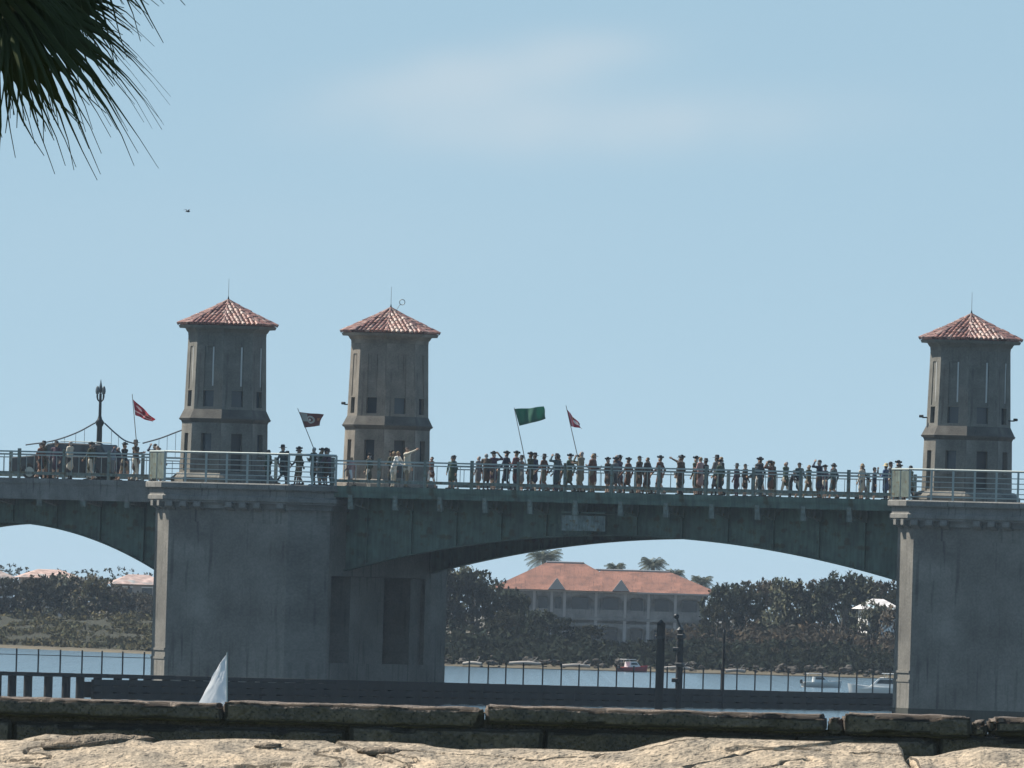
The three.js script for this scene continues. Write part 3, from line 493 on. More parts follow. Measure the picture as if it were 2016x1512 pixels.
{ // a second row walking on the roadway side, bunched
  const R = rng(515), hatsOf = [TB, TB, BB, CB, 'none', TB], cs = ['charcoal', 'olive', 'green', 'brown', 'navy', 'plum', 'teal', 'grey'], ls = ['charcoal', 'khaki', 'brown', 'cream', 'grey'], ps = ['walk', 'stroll', 'stand', 'folded', 'walk', 'shade'];
  const nth = ['first', 'second', 'third', 'fourth', 'fifth', 'sixth', 'seventh', 'eighth', 'ninth', 'tenth', 'eleventh', 'twelfth', 'thirteenth', 'fourteenth', 'fifteenth', 'sixteenth', 'seventeenth', 'eighteenth', 'nineteenth', 'twentieth', 'twenty first', 'twenty second', 'twenty third', 'twenty fourth'];
  [5.0, 5.9, 6.5, 10.8, 12.2, 13.2, 14.0, 15.1, 15.9, 17.0, 18.6, 20.1, 20.9, 22.0, 23.9, 24.3, 25.0, 25.5, 26.1, 27.0, 29.2, 31.1, 32.2, 33.0].forEach((u, i) => { const c = cs[Math.floor(R() * 8)]; person(ps[Math.floor(R() * 6)], u + 0.9 + R() * 0.3, -1.8 - R() * 0.7, 10.85 + R() * 0.34, R() < 0.75 ? LEFT : RIGHT + R() - 0.5, c, ls[Math.floor(R() * 5)], hatsOf[Math.floor(R() * 6)], `${c} coated walker in the second row, ${nth[i]} from the left tower`, 9.38); });
  [-9.7, -7.2, -5.9, -3.9, 3.1, 3.75, 4.4, 4.75, 10.6, 11.7, 12.5, 15.6, 17.9, 18.4, 19.8, 21.5, 22.6, 23.4, 28.1, 28.7, 30.1, 31.4].forEach((u, i) => { const c = cs[Math.floor(R() * 8)], near = u > 2.5 && u < 5.5; person(ps[Math.floor(R() * 6)], u + (near ? 0.3 : 0.25), near ? 0.5 + R() * 0.3 : -0.75 - R() * 0.3, 10.85 + R() * 0.3, R() < 0.7 ? LEFT : RIGHT + R() - 0.5, c, ls[Math.floor(R() * 5)], hatsOf[Math.floor(R() * 6)], `${c} coated walker between the rows, ${nth[i]} from the left picture edge`, 9.4); });
}

// ---------------------------------------------------------------- flags
function flagCloth(corners, seed, wave) {                            // corners: hoist top, hoist bottom, fly bottom, fly top in (u, y); real cloth with folds
  const nx = 16, ny = 10, pos = [], uv = [], idx = [], [a, b, c, d] = corners;
  for (let j = 0; j <= ny; j++) for (let i = 0; i <= nx; i++) {
    const s = i / nx, t = j / ny, L = (p, q, k) => p + (q - p) * k;
    const x = L(L(a[0], d[0], s), L(b[0], c[0], s), t), y = L(L(a[1], d[1], s), L(b[1], c[1], s), t);
    pos.push(x + 0.03 * s * Math.sin(t * 5 + seed), y + wave * 0.5 * s * Math.sin(s * 7 + seed), wave * 2.2 * Math.sqrt(s) * Math.sin(s * 9 + t * 2.2 + seed)); uv.push(s, 1 - t);
    if (i < nx && j < ny) { const k = j * (nx + 1) + i; idx.push(k, k + nx + 1, k + 1, k + 1, k + nx + 1, k + nx + 2); }
  }
  const g = new THREE.BufferGeometry(); g.setAttribute('position', new THREE.Float32BufferAttribute(pos, 3)); g.setAttribute('uv', new THREE.Float32BufferAttribute(uv, 2)); g.setIndex(idx); g.computeVertexNormals(); return g;
}
function flagPrint(draw) { const c = document.createElement('canvas'); c.width = 192; c.height = 128; const x = c.getContext('2d'); draw(x); const t = new THREE.CanvasTexture(c); t.colorSpace = THREE.SRGBColorSpace; return t; }
function flag(label, top, bottom, corners, draw, seed, wave = 0.05, w = 0.3) {
  const t = bthing('flag', label, 'flag', bottom[0], bottom[1], w, 'flags carried over the bridge'), sh = (p) => [p[0] - bottom[0], p[1] - bottom[1]];
  const p = sh(top); obj('pole', rod(V(0, 0, 0), V(p[0], p[1], 0), 0.02, 0.014, 6), std([0.2, 0.18, 0.15]), t);
  obj('cloth', flagCloth(corners.map(sh), seed, wave), new THREE.MeshPhysicalMaterial({ map: flagPrint(draw), roughness: 0.95, transmission: 0.3, thickness: 0, side: THREE.DoubleSide }), t);
}
flag('red flag with pale markings drooping beside the light pole', [-4.45, 13.22], [-4.1, 10.6], [[-4.4, 13.0], [-4.27, 12.3], [-3.42, 12.02], [-3.3, 12.14]], (x) => { x.fillStyle = '#a3182c'; x.fillRect(0, 0, 192, 128); x.fillStyle = '#e9b9b4'; x.fillRect(0, 84, 192, 12); x.beginPath(); x.ellipse(50, 44, 26, 14, 0.5, 0, 7); x.fill(); x.fillStyle = '#6b0f1c'; x.beginPath(); x.ellipse(110, 60, 30, 18, 0.2, 0, 7); x.fill(); x.fillStyle = '#d8a38f'; x.fillRect(128, 40, 40, 10); }, 0.6, 0.04);
flag('dark maroon flag with a pale ring emblem between the left and middle towers', [3.7, 12.76], [4.85, 10.4], [[3.78, 12.6], [4.06, 11.93], [4.8, 12.02], [4.93, 12.52]], (x) => { x.fillStyle = '#6a3a38'; x.fillRect(0, 0, 192, 128); x.fillStyle = '#9a9a92'; x.fillRect(8, 6, 52, 70); x.strokeStyle = '#a9a7a0'; x.lineWidth = 16; x.beginPath(); x.ellipse(92, 60, 34, 28, 0.3, 0, 7); x.stroke(); x.fillStyle = '#c9c7bd'; x.beginPath(); x.ellipse(86, 62, 14, 12, 0, 0, 7); x.fill(); x.fillStyle = '#b0724c'; x.fillRect(150, 46, 22, 26); }, 2.2, 0.035);
flag('large plain green flag streaming to the right above the span', [14.2, 13.0], [14.85, 10.55], [[14.22, 12.95], [14.48, 12.22], [15.72, 12.53], [15.56, 13.06]], (x) => { x.fillStyle = '#155c48'; x.fillRect(0, 0, 192, 128); x.fillStyle = '#114c3c'; x.fillRect(0, 108, 192, 20); }, 1.1, 0.06);
flag('red and white flag hanging steeply from its pole right of the green flag', [16.69, 13.15], [17.42, 10.6], [[16.74, 12.98], [16.97, 12.25], [17.5, 12.15], [17.36, 12.36]], (x) => { x.fillStyle = '#9c3040'; x.fillRect(0, 0, 192, 128); x.fillStyle = '#f0dcd6'; x.beginPath(); x.ellipse(120, 62, 36, 30, 0, 0, 7); x.fill(); x.fillStyle = '#c9929a'; x.fillRect(20, 0, 22, 128); x.fillStyle = '#6a4a34'; x.fillRect(70, 6, 44, 30); }, 3.0, 0.04);

// ---------------------------------------------------------------- car, light pole and cables on the left span
{
  const t = bthing('parked_car', 'dark estate car behind the left span railing, seen side on', 'car', -9.15, 9.38, -3.0);
  const paint = new THREE.MeshPhysicalMaterial({ color: new THREE.Color().setRGB(0.02, 0.024, 0.026), roughness: 0.5, clearcoat: 0.25, clearcoatRoughness: 0.2 });
  obj('body', profile([[-2.5, 0.35], [-2.55, 0.7], [-2.45, 0.98], [-1.35, 1.08], [2.35, 1.1], [2.5, 0.95], [2.52, 0.4], [2.3, 0.3], [1.95, 0.3], [1.85, 0.55], [1.55, 0.68], [1.25, 0.55], [1.15, 0.3], [-1.15, 0.3], [-1.25, 0.55], [-1.55, 0.68], [-1.85, 0.55], [-1.95, 0.3]], -0.92, 0.92, 0.05), paint, t);
  obj('cabin', profile([[-1.4, 1.07], [-0.75, 1.62], [-0.3, 1.68], [1.9, 1.64], [2.28, 1.1]], -0.8, 0.8, 0.06), paint, t);
  for (const s of [1, -1]) {
    for (const [a, b, c, d] of [[-1.05, -0.62, 0.35, 0.35], [0.45, 0.45, 1.25, 1.25], [1.35, 1.35, 2.05, 1.85]]) obj('side_window', quadGeo([[V(a, 1.14, s * 0.806), V(c, 1.14, s * 0.806), V(d, 1.56, s * 0.806), V(b, 1.56, s * 0.806)]]), M.glass, t);
    for (const x of [-1.55, 1.55]) { const wh = obj('wheel', new THREE.CylinderGeometry(0.35, 0.35, 0.24, 24).rotateX(Math.PI / 2).translate(x, 0.35, s * 0.78), M.rubber, t); obj('rim', new THREE.CylinderGeometry(0.22, 0.22, 0.02, 16).rotateX(Math.PI / 2).translate(x, 0.35, s * 0.905), M.rail, wh); }
    obj('headlight', rbox(0.1, 0.14, 0.3, 0.03, -2.5, 0.82, s * 0.65), M.white, t);
    obj('mirror', rbox(0.12, 0.12, 0.2, 0.04, -0.95, 1.16, s * 0.95), paint, t);
  }
  obj('windscreen', quadGeo([[V(-1.37, 1.12, 0.7), V(-0.82, 1.6, 0.62), V(-0.82, 1.6, -0.62), V(-1.37, 1.12, -0.7)]]), new THREE.MeshPhysicalMaterial({ color: 0x20282c, roughness: 0.03, clearcoat: 1, clearcoatRoughness: 0.02 }), t);
  obj('roof_rack', [rod(V(-0.2, 1.74, 0.6), V(1.7, 1.72, 0.6), 0.02), rod(V(-0.2, 1.74, -0.6), V(1.7, 1.72, -0.6), 0.02)], M.rail, t);
}
{
  const t = bthing('light_pole', 'tall dark ornate light pole with clustered lamps on the left span', 'light pole', -11.5, 9.38, -10.2);
  obj('base', new THREE.LatheGeometry([[0, 0], [0.4, 0], [0.4, 0.35], [0.26, 0.6], [0.2, 1.5], [0.27, 1.6], [0.18, 1.75], [0, 1.75]].map(([x, y]) => new THREE.Vector2(x, y)), 16), M.iron, t);
  obj('shaft', new THREE.LatheGeometry([[0.13, 1.7], [0.12, 2.5], [0.22, 2.7], [0.11, 2.85], [0.07, 3.0], [0.06, 4.0], [0, 4.0]].map(([x, y]) => new THREE.Vector2(x, y)), 14), M.iron, t);
  for (const a of [0.2, 1.77, 3.34, 4.91]) { const x = Math.cos(a), z = Math.sin(a); obj('arm', [tube([V(0, 3.6, 0), V(x * 0.16, 3.72, z * 0.16), V(x * 0.2, 3.85, z * 0.2)], 0.025, 10), rod(V(x * 0.2, 3.82, z * 0.2), V(x * 0.2, 3.95, z * 0.2), 0.03)], M.iron, t); obj('lamp_globe', new THREE.LatheGeometry([[0, 0], [0.05, 0.02], [0.075, 0.14], [0.065, 0.26], [0.03, 0.36], [0, 0.38]].map(([p, q]) => new THREE.Vector2(p, q)), 12).translate(x * 0.2, 3.95, z * 0.2), std([0.07, 0.09, 0.1], { roughness: 0.4 }), t); }
  obj('lamp_globe', new THREE.LatheGeometry([[0, 0], [0.05, 0.02], [0.08, 0.18], [0.065, 0.32], [0.03, 0.48], [0.01, 0.62], [0, 0.62]].map(([p, q]) => new THREE.Vector2(p, q)), 12).translate(0, 4.0, 0), std([0.07, 0.09, 0.1], { roughness: 0.4 }), t);
  const cable = (label, pts, hang) => {
    const c = bthing('hanging_cable', label, 'cable', pts[0][0], pts[0][1], -10.2, 'cables slung from the light pole'), P = pts.map(([u, y]) => V(u - pts[0][0], y - pts[0][1], 0));
    const cu = new THREE.CatmullRomCurve3(P); obj('cable', new THREE.TubeGeometry(cu, 40, 0.035, 6), std([0.09, 0.11, 0.13]), c);
    for (const k of hang) { const p = cu.getPoint(k); obj('hanger', rod(p, V(p.x, 10.6 - pts[0][1], 0), 0.011, 0.011, 5), std([0.18, 0.2, 0.22]), c); }
  };
  cable('cable sagging left from the light pole collar to the railing', [[-11.75, 12.05], [-12.6, 11.62], [-13.8, 11.22], [-15.2, 11.0]], [0.2, 0.36, 0.52, 0.68]);
  cable('cable sagging right from the light pole collar to the railing', [[-11.25, 12.05], [-10.7, 11.62], [-10.2, 11.3], [-9.6, 11.15]], [0.22, 0.45, 0.68]);
  cable('cable rising right behind the leftmost tower', [[-9.3, 11.2], [-8.4, 11.45], [-7.46, 11.79], [-6.2, 12.2]], [0.3, 0.45, 0.6]);
}

// ---------------------------------------------------------------- fender beside the channel, piles, boats
{
  const t = bthing('timber_fender', 'dark timber channel fender with a thin railing along the water', 'fender', 6.5, 0, -10);
  const W0 = 35, W1 = -62, top = (w) => 1.1 - 0.006 * (W0 - w) * 0.55, zz = (w) => w + 10;
  for (let w = W1; w < W0; w += 3.05) obj('walkway_board', box2(-0.35, 0.35, top(w) - 0.16, top(w), zz(w) + 0.02, zz(w) + 3.03), M.timber, t);
  for (let w = W1; w < W0; w += 1.55) { const h = top(w) - 0.162; obj('pile', new THREE.CylinderGeometry(0.19, 0.2, h + 3, 8).translate(0.1 * Math.sin(w * 7), (h - 3) / 2, zz(w) + 0.4), M.timber, t); }
  for (let w = W1; w < 22; w += 3.1) for (const y of [0.12, 0.42, 0.7]) obj('wale', box2(0.24, 0.4, y - 0.11, y + 0.12, zz(w) + 0.01, zz(w) + 3.09), M.timber, t);
  for (let w = W1; w < 22; w += 3.1) obj('wale', box2(-0.4, -0.24, 0.05, 0.72, zz(w) + 0.01, zz(w) + 3.09), M.timber, t);
  const r = new THREE.Group(); r.name = 'railing'; t.add(r);
  const rr = rng(71);
  for (let w = W1 + 0.5; w < W0; w += 1.7 + rr() * 0.35) if (w > 19.5 || w < -10.5) obj('post', box(0.05, 0.98, 0.05, 0.25 + rr() * 0.03, top(w) + 0.48, zz(w)).rotateZ(0), M.iron, r);
  for (const [a, b] of [[W1, -10.5], [19.5, W0]]) obj('rail', rod(V(0.25, top(a) + 0.72, zz(a)), V(0.25, top(b) + 0.72, zz(b)), 0.016, 0.016, 5), M.iron, r);
  const pile = (label, u, w, h, r0, lamp) => {
    const p = bthing('mooring_pile', label, 'pile', u, -2, w, 'piles beside the fender');
    obj('shaft', new THREE.CylinderGeometry(r0 * 0.92, r0, h + 2, 12).translate(0, (h + 2) / 2, 0), M.timber, p); obj('cap', new THREE.ConeGeometry(r0 * 1.12, 0.18, 12).translate(0, h + 2.08, 0), M.iron, p);
    obj('band', new THREE.CylinderGeometry(r0 * 1.05, r0 * 1.05, 0.12, 12).translate(0, h + 1.4, 0), M.iron, p);
    if (lamp) obj('lantern', [rod(V(0, h + 2.1, 0), V(-0.2, h + 2.55, 0), 0.05, 0.05, 6), new THREE.SphereGeometry(0.13, 10, 8).translate(-0.22, h + 2.6, 0), ...[0.3, 0.9, 1.6, 2.3].map((k, i) => rbox(0.34, 0.2, 0.3, 0.05, 0.1 * (i % 2 ? -1 : 1), h + 2 - k, 0.1))], M.iron, p);
  };
  const rel = (x, z) => { const d = V(x, 0, z).sub(O); return [d.dot(AX), d.dot(WX)]; };
  { const [u, w] = rel(6.72, -640); pile('thick dark pile standing in front of the fender under the span', u, w, 3.85, 0.19, false); }
  pile('knobbly pile with a small lantern just right of the thick dark pile', 6.9, -32.6, 3.55, 0.17, true);
  pile('slim pole rising from the fender right of the lantern pile', 6.9, -37.3, 3.5, 0.07, false);
}
{ // small sailing dinghy in front of the fender: only the sail shows over the seawall
  const t = thing('sailing_dinghy', 'white triangular dinghy sail standing in front of the dark fender', 'dinghy', V(-8.02, 0, -430), -0.7);
  const s = new THREE.Shape([[-0.75, -0.02], [0.6, -0.02], [0.75, 0.38], [-0.95, 0.34]].map((p) => new THREE.Vector2(...p)));
  obj('hull', new THREE.ExtrudeGeometry(s, { depth: 0.9, bevelEnabled: true, bevelSize: 0.1, bevelThickness: 0.18, bevelSegments: 3 }).translate(0, -0.05, -0.45), M.white, t);
  obj('mast', rod(V(0.1, 0.3, 0), V(0.0, 2.86, 0), 0.028, 0.018, 8), M.rail, t);
  obj('boom', rod(V(0.1, 0.58, 0.04), V(-1.6, 0.62, 0.04), 0.025), M.rail, t);
  const q = [], pos = [], idx = [], n = 20;
  for (let j = 0; j <= n; j++) for (let i = 0; i <= n; i++) { const v = j / n, s2 = i / n, wd = (Math.pow(1 - v, 0.85)) * 1.5 + 0.02; pos.push(0.09 - 0.1 * v - s2 * wd, 0.65 + v * 2.16 - s2 * 0.02, 0.1 * Math.sin(s2 * Math.PI) * (1 - v) + 0.03 * (fbm(s2 * 5, v * 7, 3, 4) - 0.5) * 2.2 + 0.012 * Math.sin(v * 31 - s2 * 9)); if (i < n && j < n) { const k = j * (n + 1) + i; idx.push(k, k + 1, k + n + 1, k + 1, k + n + 2, k + n + 1); } }
  const g = new THREE.BufferGeometry(); g.setAttribute('position', new THREE.Float32BufferAttribute(pos, 3)); g.setIndex(idx); g.computeVertexNormals();
  obj('sail', g, new THREE.MeshPhysicalMaterial({ color: new THREE.Color().setRGB(0.92, 0.92, 0.92), roughness: 0.9, transmission: 0.5, thickness: 0, side: THREE.DoubleSide }), t);
}
function motorboat(label, x, z, s, turn, hullM) {
  const t = thing('motor_boat', label, 'boat', V(x, 0, z), turn, 'boats on the water');
  const g = new THREE.BufferGeometry(), pos = [], idx = [], n = 16, m = 6;                 // hull lofted from stern to a raked bow
  for (let i = 0; i <= n; i++) for (let j = 0; j <= m; j++) { const u = i / n, a = (j / m - 0.5) * Math.PI, wd = 1.1 * Math.pow(1 - Math.pow(u, 3), 0.6), sheer = 0.75 + 0.35 * u * u; const side = Math.sin(a), keel = Math.cos(a); pos.push(-2.8 + u * 5.9 + 0.25 * u * (1 - keel), keel > 0.999 ? -0.25 : sheer - keel * (sheer + 0.25), side * wd); if (i < n && j < m) { const k = i * (m + 1) + j; idx.push(k, k + 1, k + m + 1, k + 1, k + m + 2, k + m + 1); } }
  g.setAttribute('position', new THREE.Float32BufferAttribute(pos, 3)); g.setIndex(idx); g.computeVertexNormals();
  obj('hull', g, hullM, t); obj('deck', prism([[-2.75, 1.0], [1.2, 0.98], [2.4, 0.6], [2.95, 0], [2.4, -0.6], [1.2, -0.98], [-2.75, -1.0]], 0.66, 0.76), hullM, t);
  obj('cabin', profile([[-1.2, 0.76], [-1.1, 1.65], [0.3, 1.7], [1.3, 0.8]], -0.75, 0.75, 0.06), M.white, t);
  for (const k of [1, -1]) obj('cabin_window', quadGeo([[V(-0.95, 1.15, k * 0.756), V(0.6, 1.15, k * 0.756), V(0.25, 1.52, k * 0.756), V(-0.95, 1.52, k * 0.756)]]), M.glass, t);
  obj('canopy', rbox(2.2, 0.08, 1.7, 0.03, -1.0, 2.05, 0), M.white, t); for (const [a, b] of [[-1.9, 0.7], [-1.9, -0.7], [-0.1, 0.7], [-0.1, -0.7]]) obj('canopy_post', rod(V(a, 0.76, b), V(a, 2.02, b), 0.025), M.rail, t);
  obj('outboard_motor', rbox(0.4, 0.6, 0.35, 0.08, -3.0, 0.8, 0), M.dark, t); t.scale.setScalar(s);
}
motorboat('white cabin boat on the water against the right pier', 20.9, -815, 0.62, 2.9, M.white);
motorboat('small white boat lying at the far shore left of the white cabin boat', 19.2, -900, 0.4, 0.2, M.white);
motorboat('red hulled boat drawn up at the far shore before the red roofed house', 9.0, -1040, 0.42, 0.7, std([0.4, 0.06, 0.07]));

// ---------------------------------------------------------------- far shore: trees, palms, houses, rocks
const leafMat = (c) => new THREE.MeshPhysicalMaterial({ color: new THREE.Color().setRGB(...c), vertexColors: true, roughness: 0.9, transmission: 0.2, thickness: 0, side: THREE.DoubleSide });
const LEAF = [leafMat([0.14, 0.155, 0.115]), leafMat([0.085, 0.11, 0.09]), leafMat([0.23, 0.205, 0.17]), leafMat([0.29, 0.29, 0.19]), leafMat([0.2, 0.195, 0.17]), leafMat([0.15, 0.165, 0.14])];  // last two are greyed lighter, haze put into the colour of left-shore trees
const bark = std([0.12, 0.1, 0.08], { map: rep(streaky, 1.5, 0.5) });
function leaves(list, size, seed) {                                  // [[x, y, z, spread], ...] each a clump of small leaf sprays
  const rand = rng(seed), pos = [], nor = [], col = [];
  const a = V(0, 0, 0), b = V(0, 0, 0), n = V(0, 0, 0);
  for (const [x, y, z, sp, cnt] of list) {
    const tone = 0.75 + rand() * 0.5, warm = (rand() - 0.5) * 0.25;
    for (let i = 0; i < cnt; i++) {
      a.set(rand() - 0.5, rand() - 0.5, rand() - 0.5).normalize(); b.set(rand() - 0.5, rand() - 0.5, rand() - 0.5).normalize(); n.crossVectors(a, b).normalize(); b.crossVectors(n, a);
      const cx = x + (rand() + rand() - 1) * sp, cy = y + (rand() + rand() - 1) * sp * 0.8, cz = z + (rand() + rand() - 1) * sp, s = size * (0.6 + rand() * 0.8), t = tone * (0.85 + rand() * 0.3);
      const P = [[-s, 0], [0, s * 0.45], [s, 0], [-s, 0], [s, 0], [0, -s * 0.45]];
      for (const [p, q] of P) { pos.push(cx + a.x * p + b.x * q, cy + a.y * p + b.y * q, cz + a.z * p + b.z * q); nor.push(n.x, n.y, n.z); col.push(t * (1 + warm), t, t * (1 - warm)); }
    }
  }
  const g = new THREE.BufferGeometry(); g.setAttribute('position', new THREE.Float32BufferAttribute(pos, 3)); g.setAttribute('normal', new THREE.Float32BufferAttribute(nor, 3)); g.setAttribute('color', new THREE.Float32BufferAttribute(col, 3)); return g;
}
function treeProto(seed, h, r, dens) {                               // crown lobes on limbs; returns [trunk geometry, crown geometry]
  const rand = rng(seed), limbs = [], cl = [];
  const top = V((rand() - 0.5) * 0.6, h * 0.62, (rand() - 0.5) * 0.6);
  limbs.push(tube([V(0, -0.3, 0), V((rand() - 0.5) * 0.5, h * 0.3, 0), top], 0.16, 10, 7));
  const lobes = 7 + Math.floor(rand() * 4);
  for (let i = 0; i < lobes; i++) {
    const a = i / lobes * 6.28 + rand(), d = r * (0.35 + rand() * 0.45), c = V(Math.cos(a) * d, h * (0.42 + rand() * 0.44), Math.sin(a) * d), lr = r * (0.32 + rand() * 0.22);
    limbs.push(rod(V(top.x * 0.5, h * (0.25 + rand() * 0.2), top.z * 0.5), c, 0.07, 0.025, 5));
    const m = Math.round(dens * (0.8 + rand() * 0.5));
    for (let k = 0; k < m; k++) { const v = V(rand() - 0.5, rand() - 0.5, rand() - 0.5).normalize().multiplyScalar(lr * Math.cbrt(0.35 + rand() * 0.65)); cl.push([c.x + v.x, Math.max(0.3, c.y + v.y * 0.8), c.z + v.z, 0.28, 7]); }
  }
  for (let k = 0; k < dens * 2; k++) { const a = rand() * 6.28, d = r * 0.55 * Math.sqrt(rand()); cl.push([Math.cos(a) * d, h * (0.72 + rand() * 0.25), Math.sin(a) * d, 0.3, 7]); }
  return [merge(limbs), leaves(cl, 0.2, seed + 1)];
}
const protos = [11, 23, 37, 52].map((s) => treeProto(s, 6, 2.6, 25));
const ord = ['first', 'second', 'third', 'fourth', 'fifth', 'sixth', 'seventh', 'eighth', 'ninth', 'tenth', 'eleventh', 'twelfth', 'thirteenth'];
let tn = 0;
function tree(x, z, h, wide, m, label, group) {
  const t = thing('tree', label, 'tree', V(x, 0.4, z), tn * 2.1, group), [tr, cr] = protos[tn++ % 4];
  obj('trunk', tr, bark, t); obj('crown', cr, LEAF[m], t); t.scale.set(wide / 2.6, h / 5.9, wide / 2.6);
}
[[16.9, 6.1, 1.9, 1], [18.6, 6.4, 2.1, 0], [20.2, 6.6, 2.3, 2], [21.8, 6.7, 2.1, 0], [23.3, 6.4, 2.2, 1], [24.9, 6.7, 2.2, 2], [26.3, 7.3, 2.5, 1], [27.8, 7.0, 2.4, 0], [29.3, 6.7, 2.4, 2], [31.0, 6.5, 2.4, 0]].forEach(([x, h, w, m], i) => tree(x, -1150 - (i % 3) * 9, h, w, m, `${ord[i]} tall tree counting right from the red roofed house`, 'trees right of the house'));
[[-5.2, 7.2, 2.4, 1], [-3.9, 6.9, 2.3, 0], [-2.5, 6.5, 2.2, 1], [-1.0, 5.9, 2.0, 0], [0.2, 5.3, 1.7, 1], [1.1, 4.7, 1.4, 0]].forEach(([x, h, w, m], i) => tree(x, -1125 - (i % 2) * 8, h, w, m, `${ord[i]} dark tree counting right from the left pier to the house`, 'trees left of the house'));
[[2.6, 3.7, 1.7, 1], [0.2, 3.6, 1.6, 0]].forEach(([x, h, w, m], i) => tree(x, -1108, h, w, m, i ? 'low round dark tree left of the house front' : 'round dark tree standing against the house front', 'trees left of the house'));
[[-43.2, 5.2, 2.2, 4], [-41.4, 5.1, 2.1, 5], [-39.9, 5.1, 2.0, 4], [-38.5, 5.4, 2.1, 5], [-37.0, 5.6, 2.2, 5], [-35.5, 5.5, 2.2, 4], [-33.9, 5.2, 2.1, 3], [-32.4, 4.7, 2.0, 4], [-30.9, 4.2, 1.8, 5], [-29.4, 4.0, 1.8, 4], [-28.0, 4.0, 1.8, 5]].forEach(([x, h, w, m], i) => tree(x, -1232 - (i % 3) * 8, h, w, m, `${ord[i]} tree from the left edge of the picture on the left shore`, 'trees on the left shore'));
tree(27.9, -1128, 5.2, 1.5, 0, 'slender tree half hiding the white house beside the right pier', 'trees right of the house'); tree(29.7, -1126, 4.9, 1.3, 2, 'pale slender tree nearest the right pier in front of the white house', 'trees right of the house');
[[4.5, 3.2, 1.3, 1], [6.4, 2.7, 1.3, 0], [12.5, 2.6, 1.2, 2], [15.9, 4.6, 1.5, 0]].forEach(([x, h, w, m], i) => tree(x, -1112 - i * 3, h, w, m, `${ord[i]} garden tree from the left before the house front`, 'garden trees'));
{ // low undergrowth and the green bank: masses nobody could count
  const bank = (label, x0, x1, zf, zb, hh, n, m, seed) => {
    const rand = rng(seed), cl = [];
    for (let i = 0; i < n; i++) { const x = x0 + (x1 - x0) * rand(), q = rand(), z = (typeof zf === 'function' ? zf(x) : zf) + (zb - (typeof zf === 'function' ? zf(x) : zf)) * q, h = hh(x, q) * (0.7 + 0.5 * fbm(x * 0.4, z * 0.1, seed, 3)); cl.push([x, 0.2 + h * Math.sqrt(rand()), z, 0.34, 7]); }
    const o = obj('shrubs', leaves(cl, 0.22, seed), LEAF[m]); tag(o, label, 'shrubs', null, 'stuff');
  };
  bank('dense brown green undergrowth below the trees right of the house', 13.5, 31, -1085, -1145, (x, q) => 1.1 + 2.2 * q, 3200, 2, 401);
  bank('dark undergrowth along the shore below the house', -7, 30, -1054, -1104, (x, q) => 0.6 + (x < 3 ? 2.3 : 1.5) * q, 4600, 1, 402);
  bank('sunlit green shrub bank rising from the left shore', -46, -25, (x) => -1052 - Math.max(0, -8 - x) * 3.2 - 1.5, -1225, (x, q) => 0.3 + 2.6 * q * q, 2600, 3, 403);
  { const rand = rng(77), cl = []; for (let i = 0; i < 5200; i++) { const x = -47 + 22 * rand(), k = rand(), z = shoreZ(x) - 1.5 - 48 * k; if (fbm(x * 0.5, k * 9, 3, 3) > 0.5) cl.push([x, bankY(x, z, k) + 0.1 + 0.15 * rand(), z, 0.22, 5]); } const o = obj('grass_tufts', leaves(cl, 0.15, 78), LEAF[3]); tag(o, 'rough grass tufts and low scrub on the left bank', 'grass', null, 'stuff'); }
  bank('distant hazy treeline behind the houses', -110, 110, -1700, -1760, (x, q) => 5.5 + 2.5 * vnoise(x * 0.12, 3), 5200, 0, 404);
}
function palmTree(label, x, z, h, r, group, seed) {                   // feather palm
  const t = thing('palm_tree', label, 'palm tree', V(x, 0.4, z), seed, group), rand = rng(seed);
  obj('trunk', tube([V(0, -0.3, 0), V(0.1, h * 0.5, 0.1), V(0, h, 0)], 0.2, 8, 7), bark, t);
  for (let i = 0; i < 34; i++) {
    const a = i * 2.4 + rand() * 0.4, up = -0.2 + 1.75 * (i / 34), L = r * (0.85 + rand() * 0.3), d = V(Math.cos(a), 0, Math.sin(a)), q = [];
    const P = (s) => V(d.x * L * s * Math.cos(up * 0.5), h + L * (Math.sin(up) * s - 0.55 * s * s), d.z * L * s * Math.cos(up * 0.5)), side = V(-d.z, 0, d.x);
    for (let k = 0; k < 12; k++) { const s = (k + 1) / 13, p = P(s), p2 = P(s + 0.045), w = L * 0.36 * Math.sin(Math.PI * (0.12 + s * 0.85)); for (const m of [1, -1]) { const tip = p2.clone().addScaledVector(side, m * w).add(V(0, -w * 0.55, 0)).addScaledVector(d, w * 0.4); q.push([p, p2, tip, tip.clone().add(V(0, -0.02, 0))]); } }
    for (let k = 0; k < 6; k++) q.push([P(k / 6).add(V(0, 0.03, 0)), P((k + 1) / 6).add(V(0, 0.03, 0)), P((k + 1) / 6).add(V(0, -0.03, 0)), P(k / 6).add(V(0, -0.03, 0))]);
    const f = obj('frond', quadGeo(q), FROND, t);
  }
}
const FROND = new THREE.MeshPhysicalMaterial({ color: new THREE.Color().setRGB(0.06, 0.075, 0.035), roughness: 0.8, transmission: 0.2, thickness: 0, side: THREE.DoubleSide });
palmTree('large palm crown above the left end of the red roof', 3.6, -1440, 8.6, 1.9, 'palms behind the house', 3);
palmTree('small palm above the middle of the red roof', 10.6, -1450, 7.9, 1.1, 'palms behind the house', 5);
palmTree('full palm above the right half of the red roof', 14.2, -1445, 8.3, 1.5, 'palms behind the house', 7);
palmTree('low palm just right of the full palm on the roofline', 16.4, -1452, 7.4, 1.2, 'palms behind the house', 9);
palmTree('lowest palm at the right end of the red roof', 19.0, -1448, 6.8, 1.3, 'palms behind the house', 12);
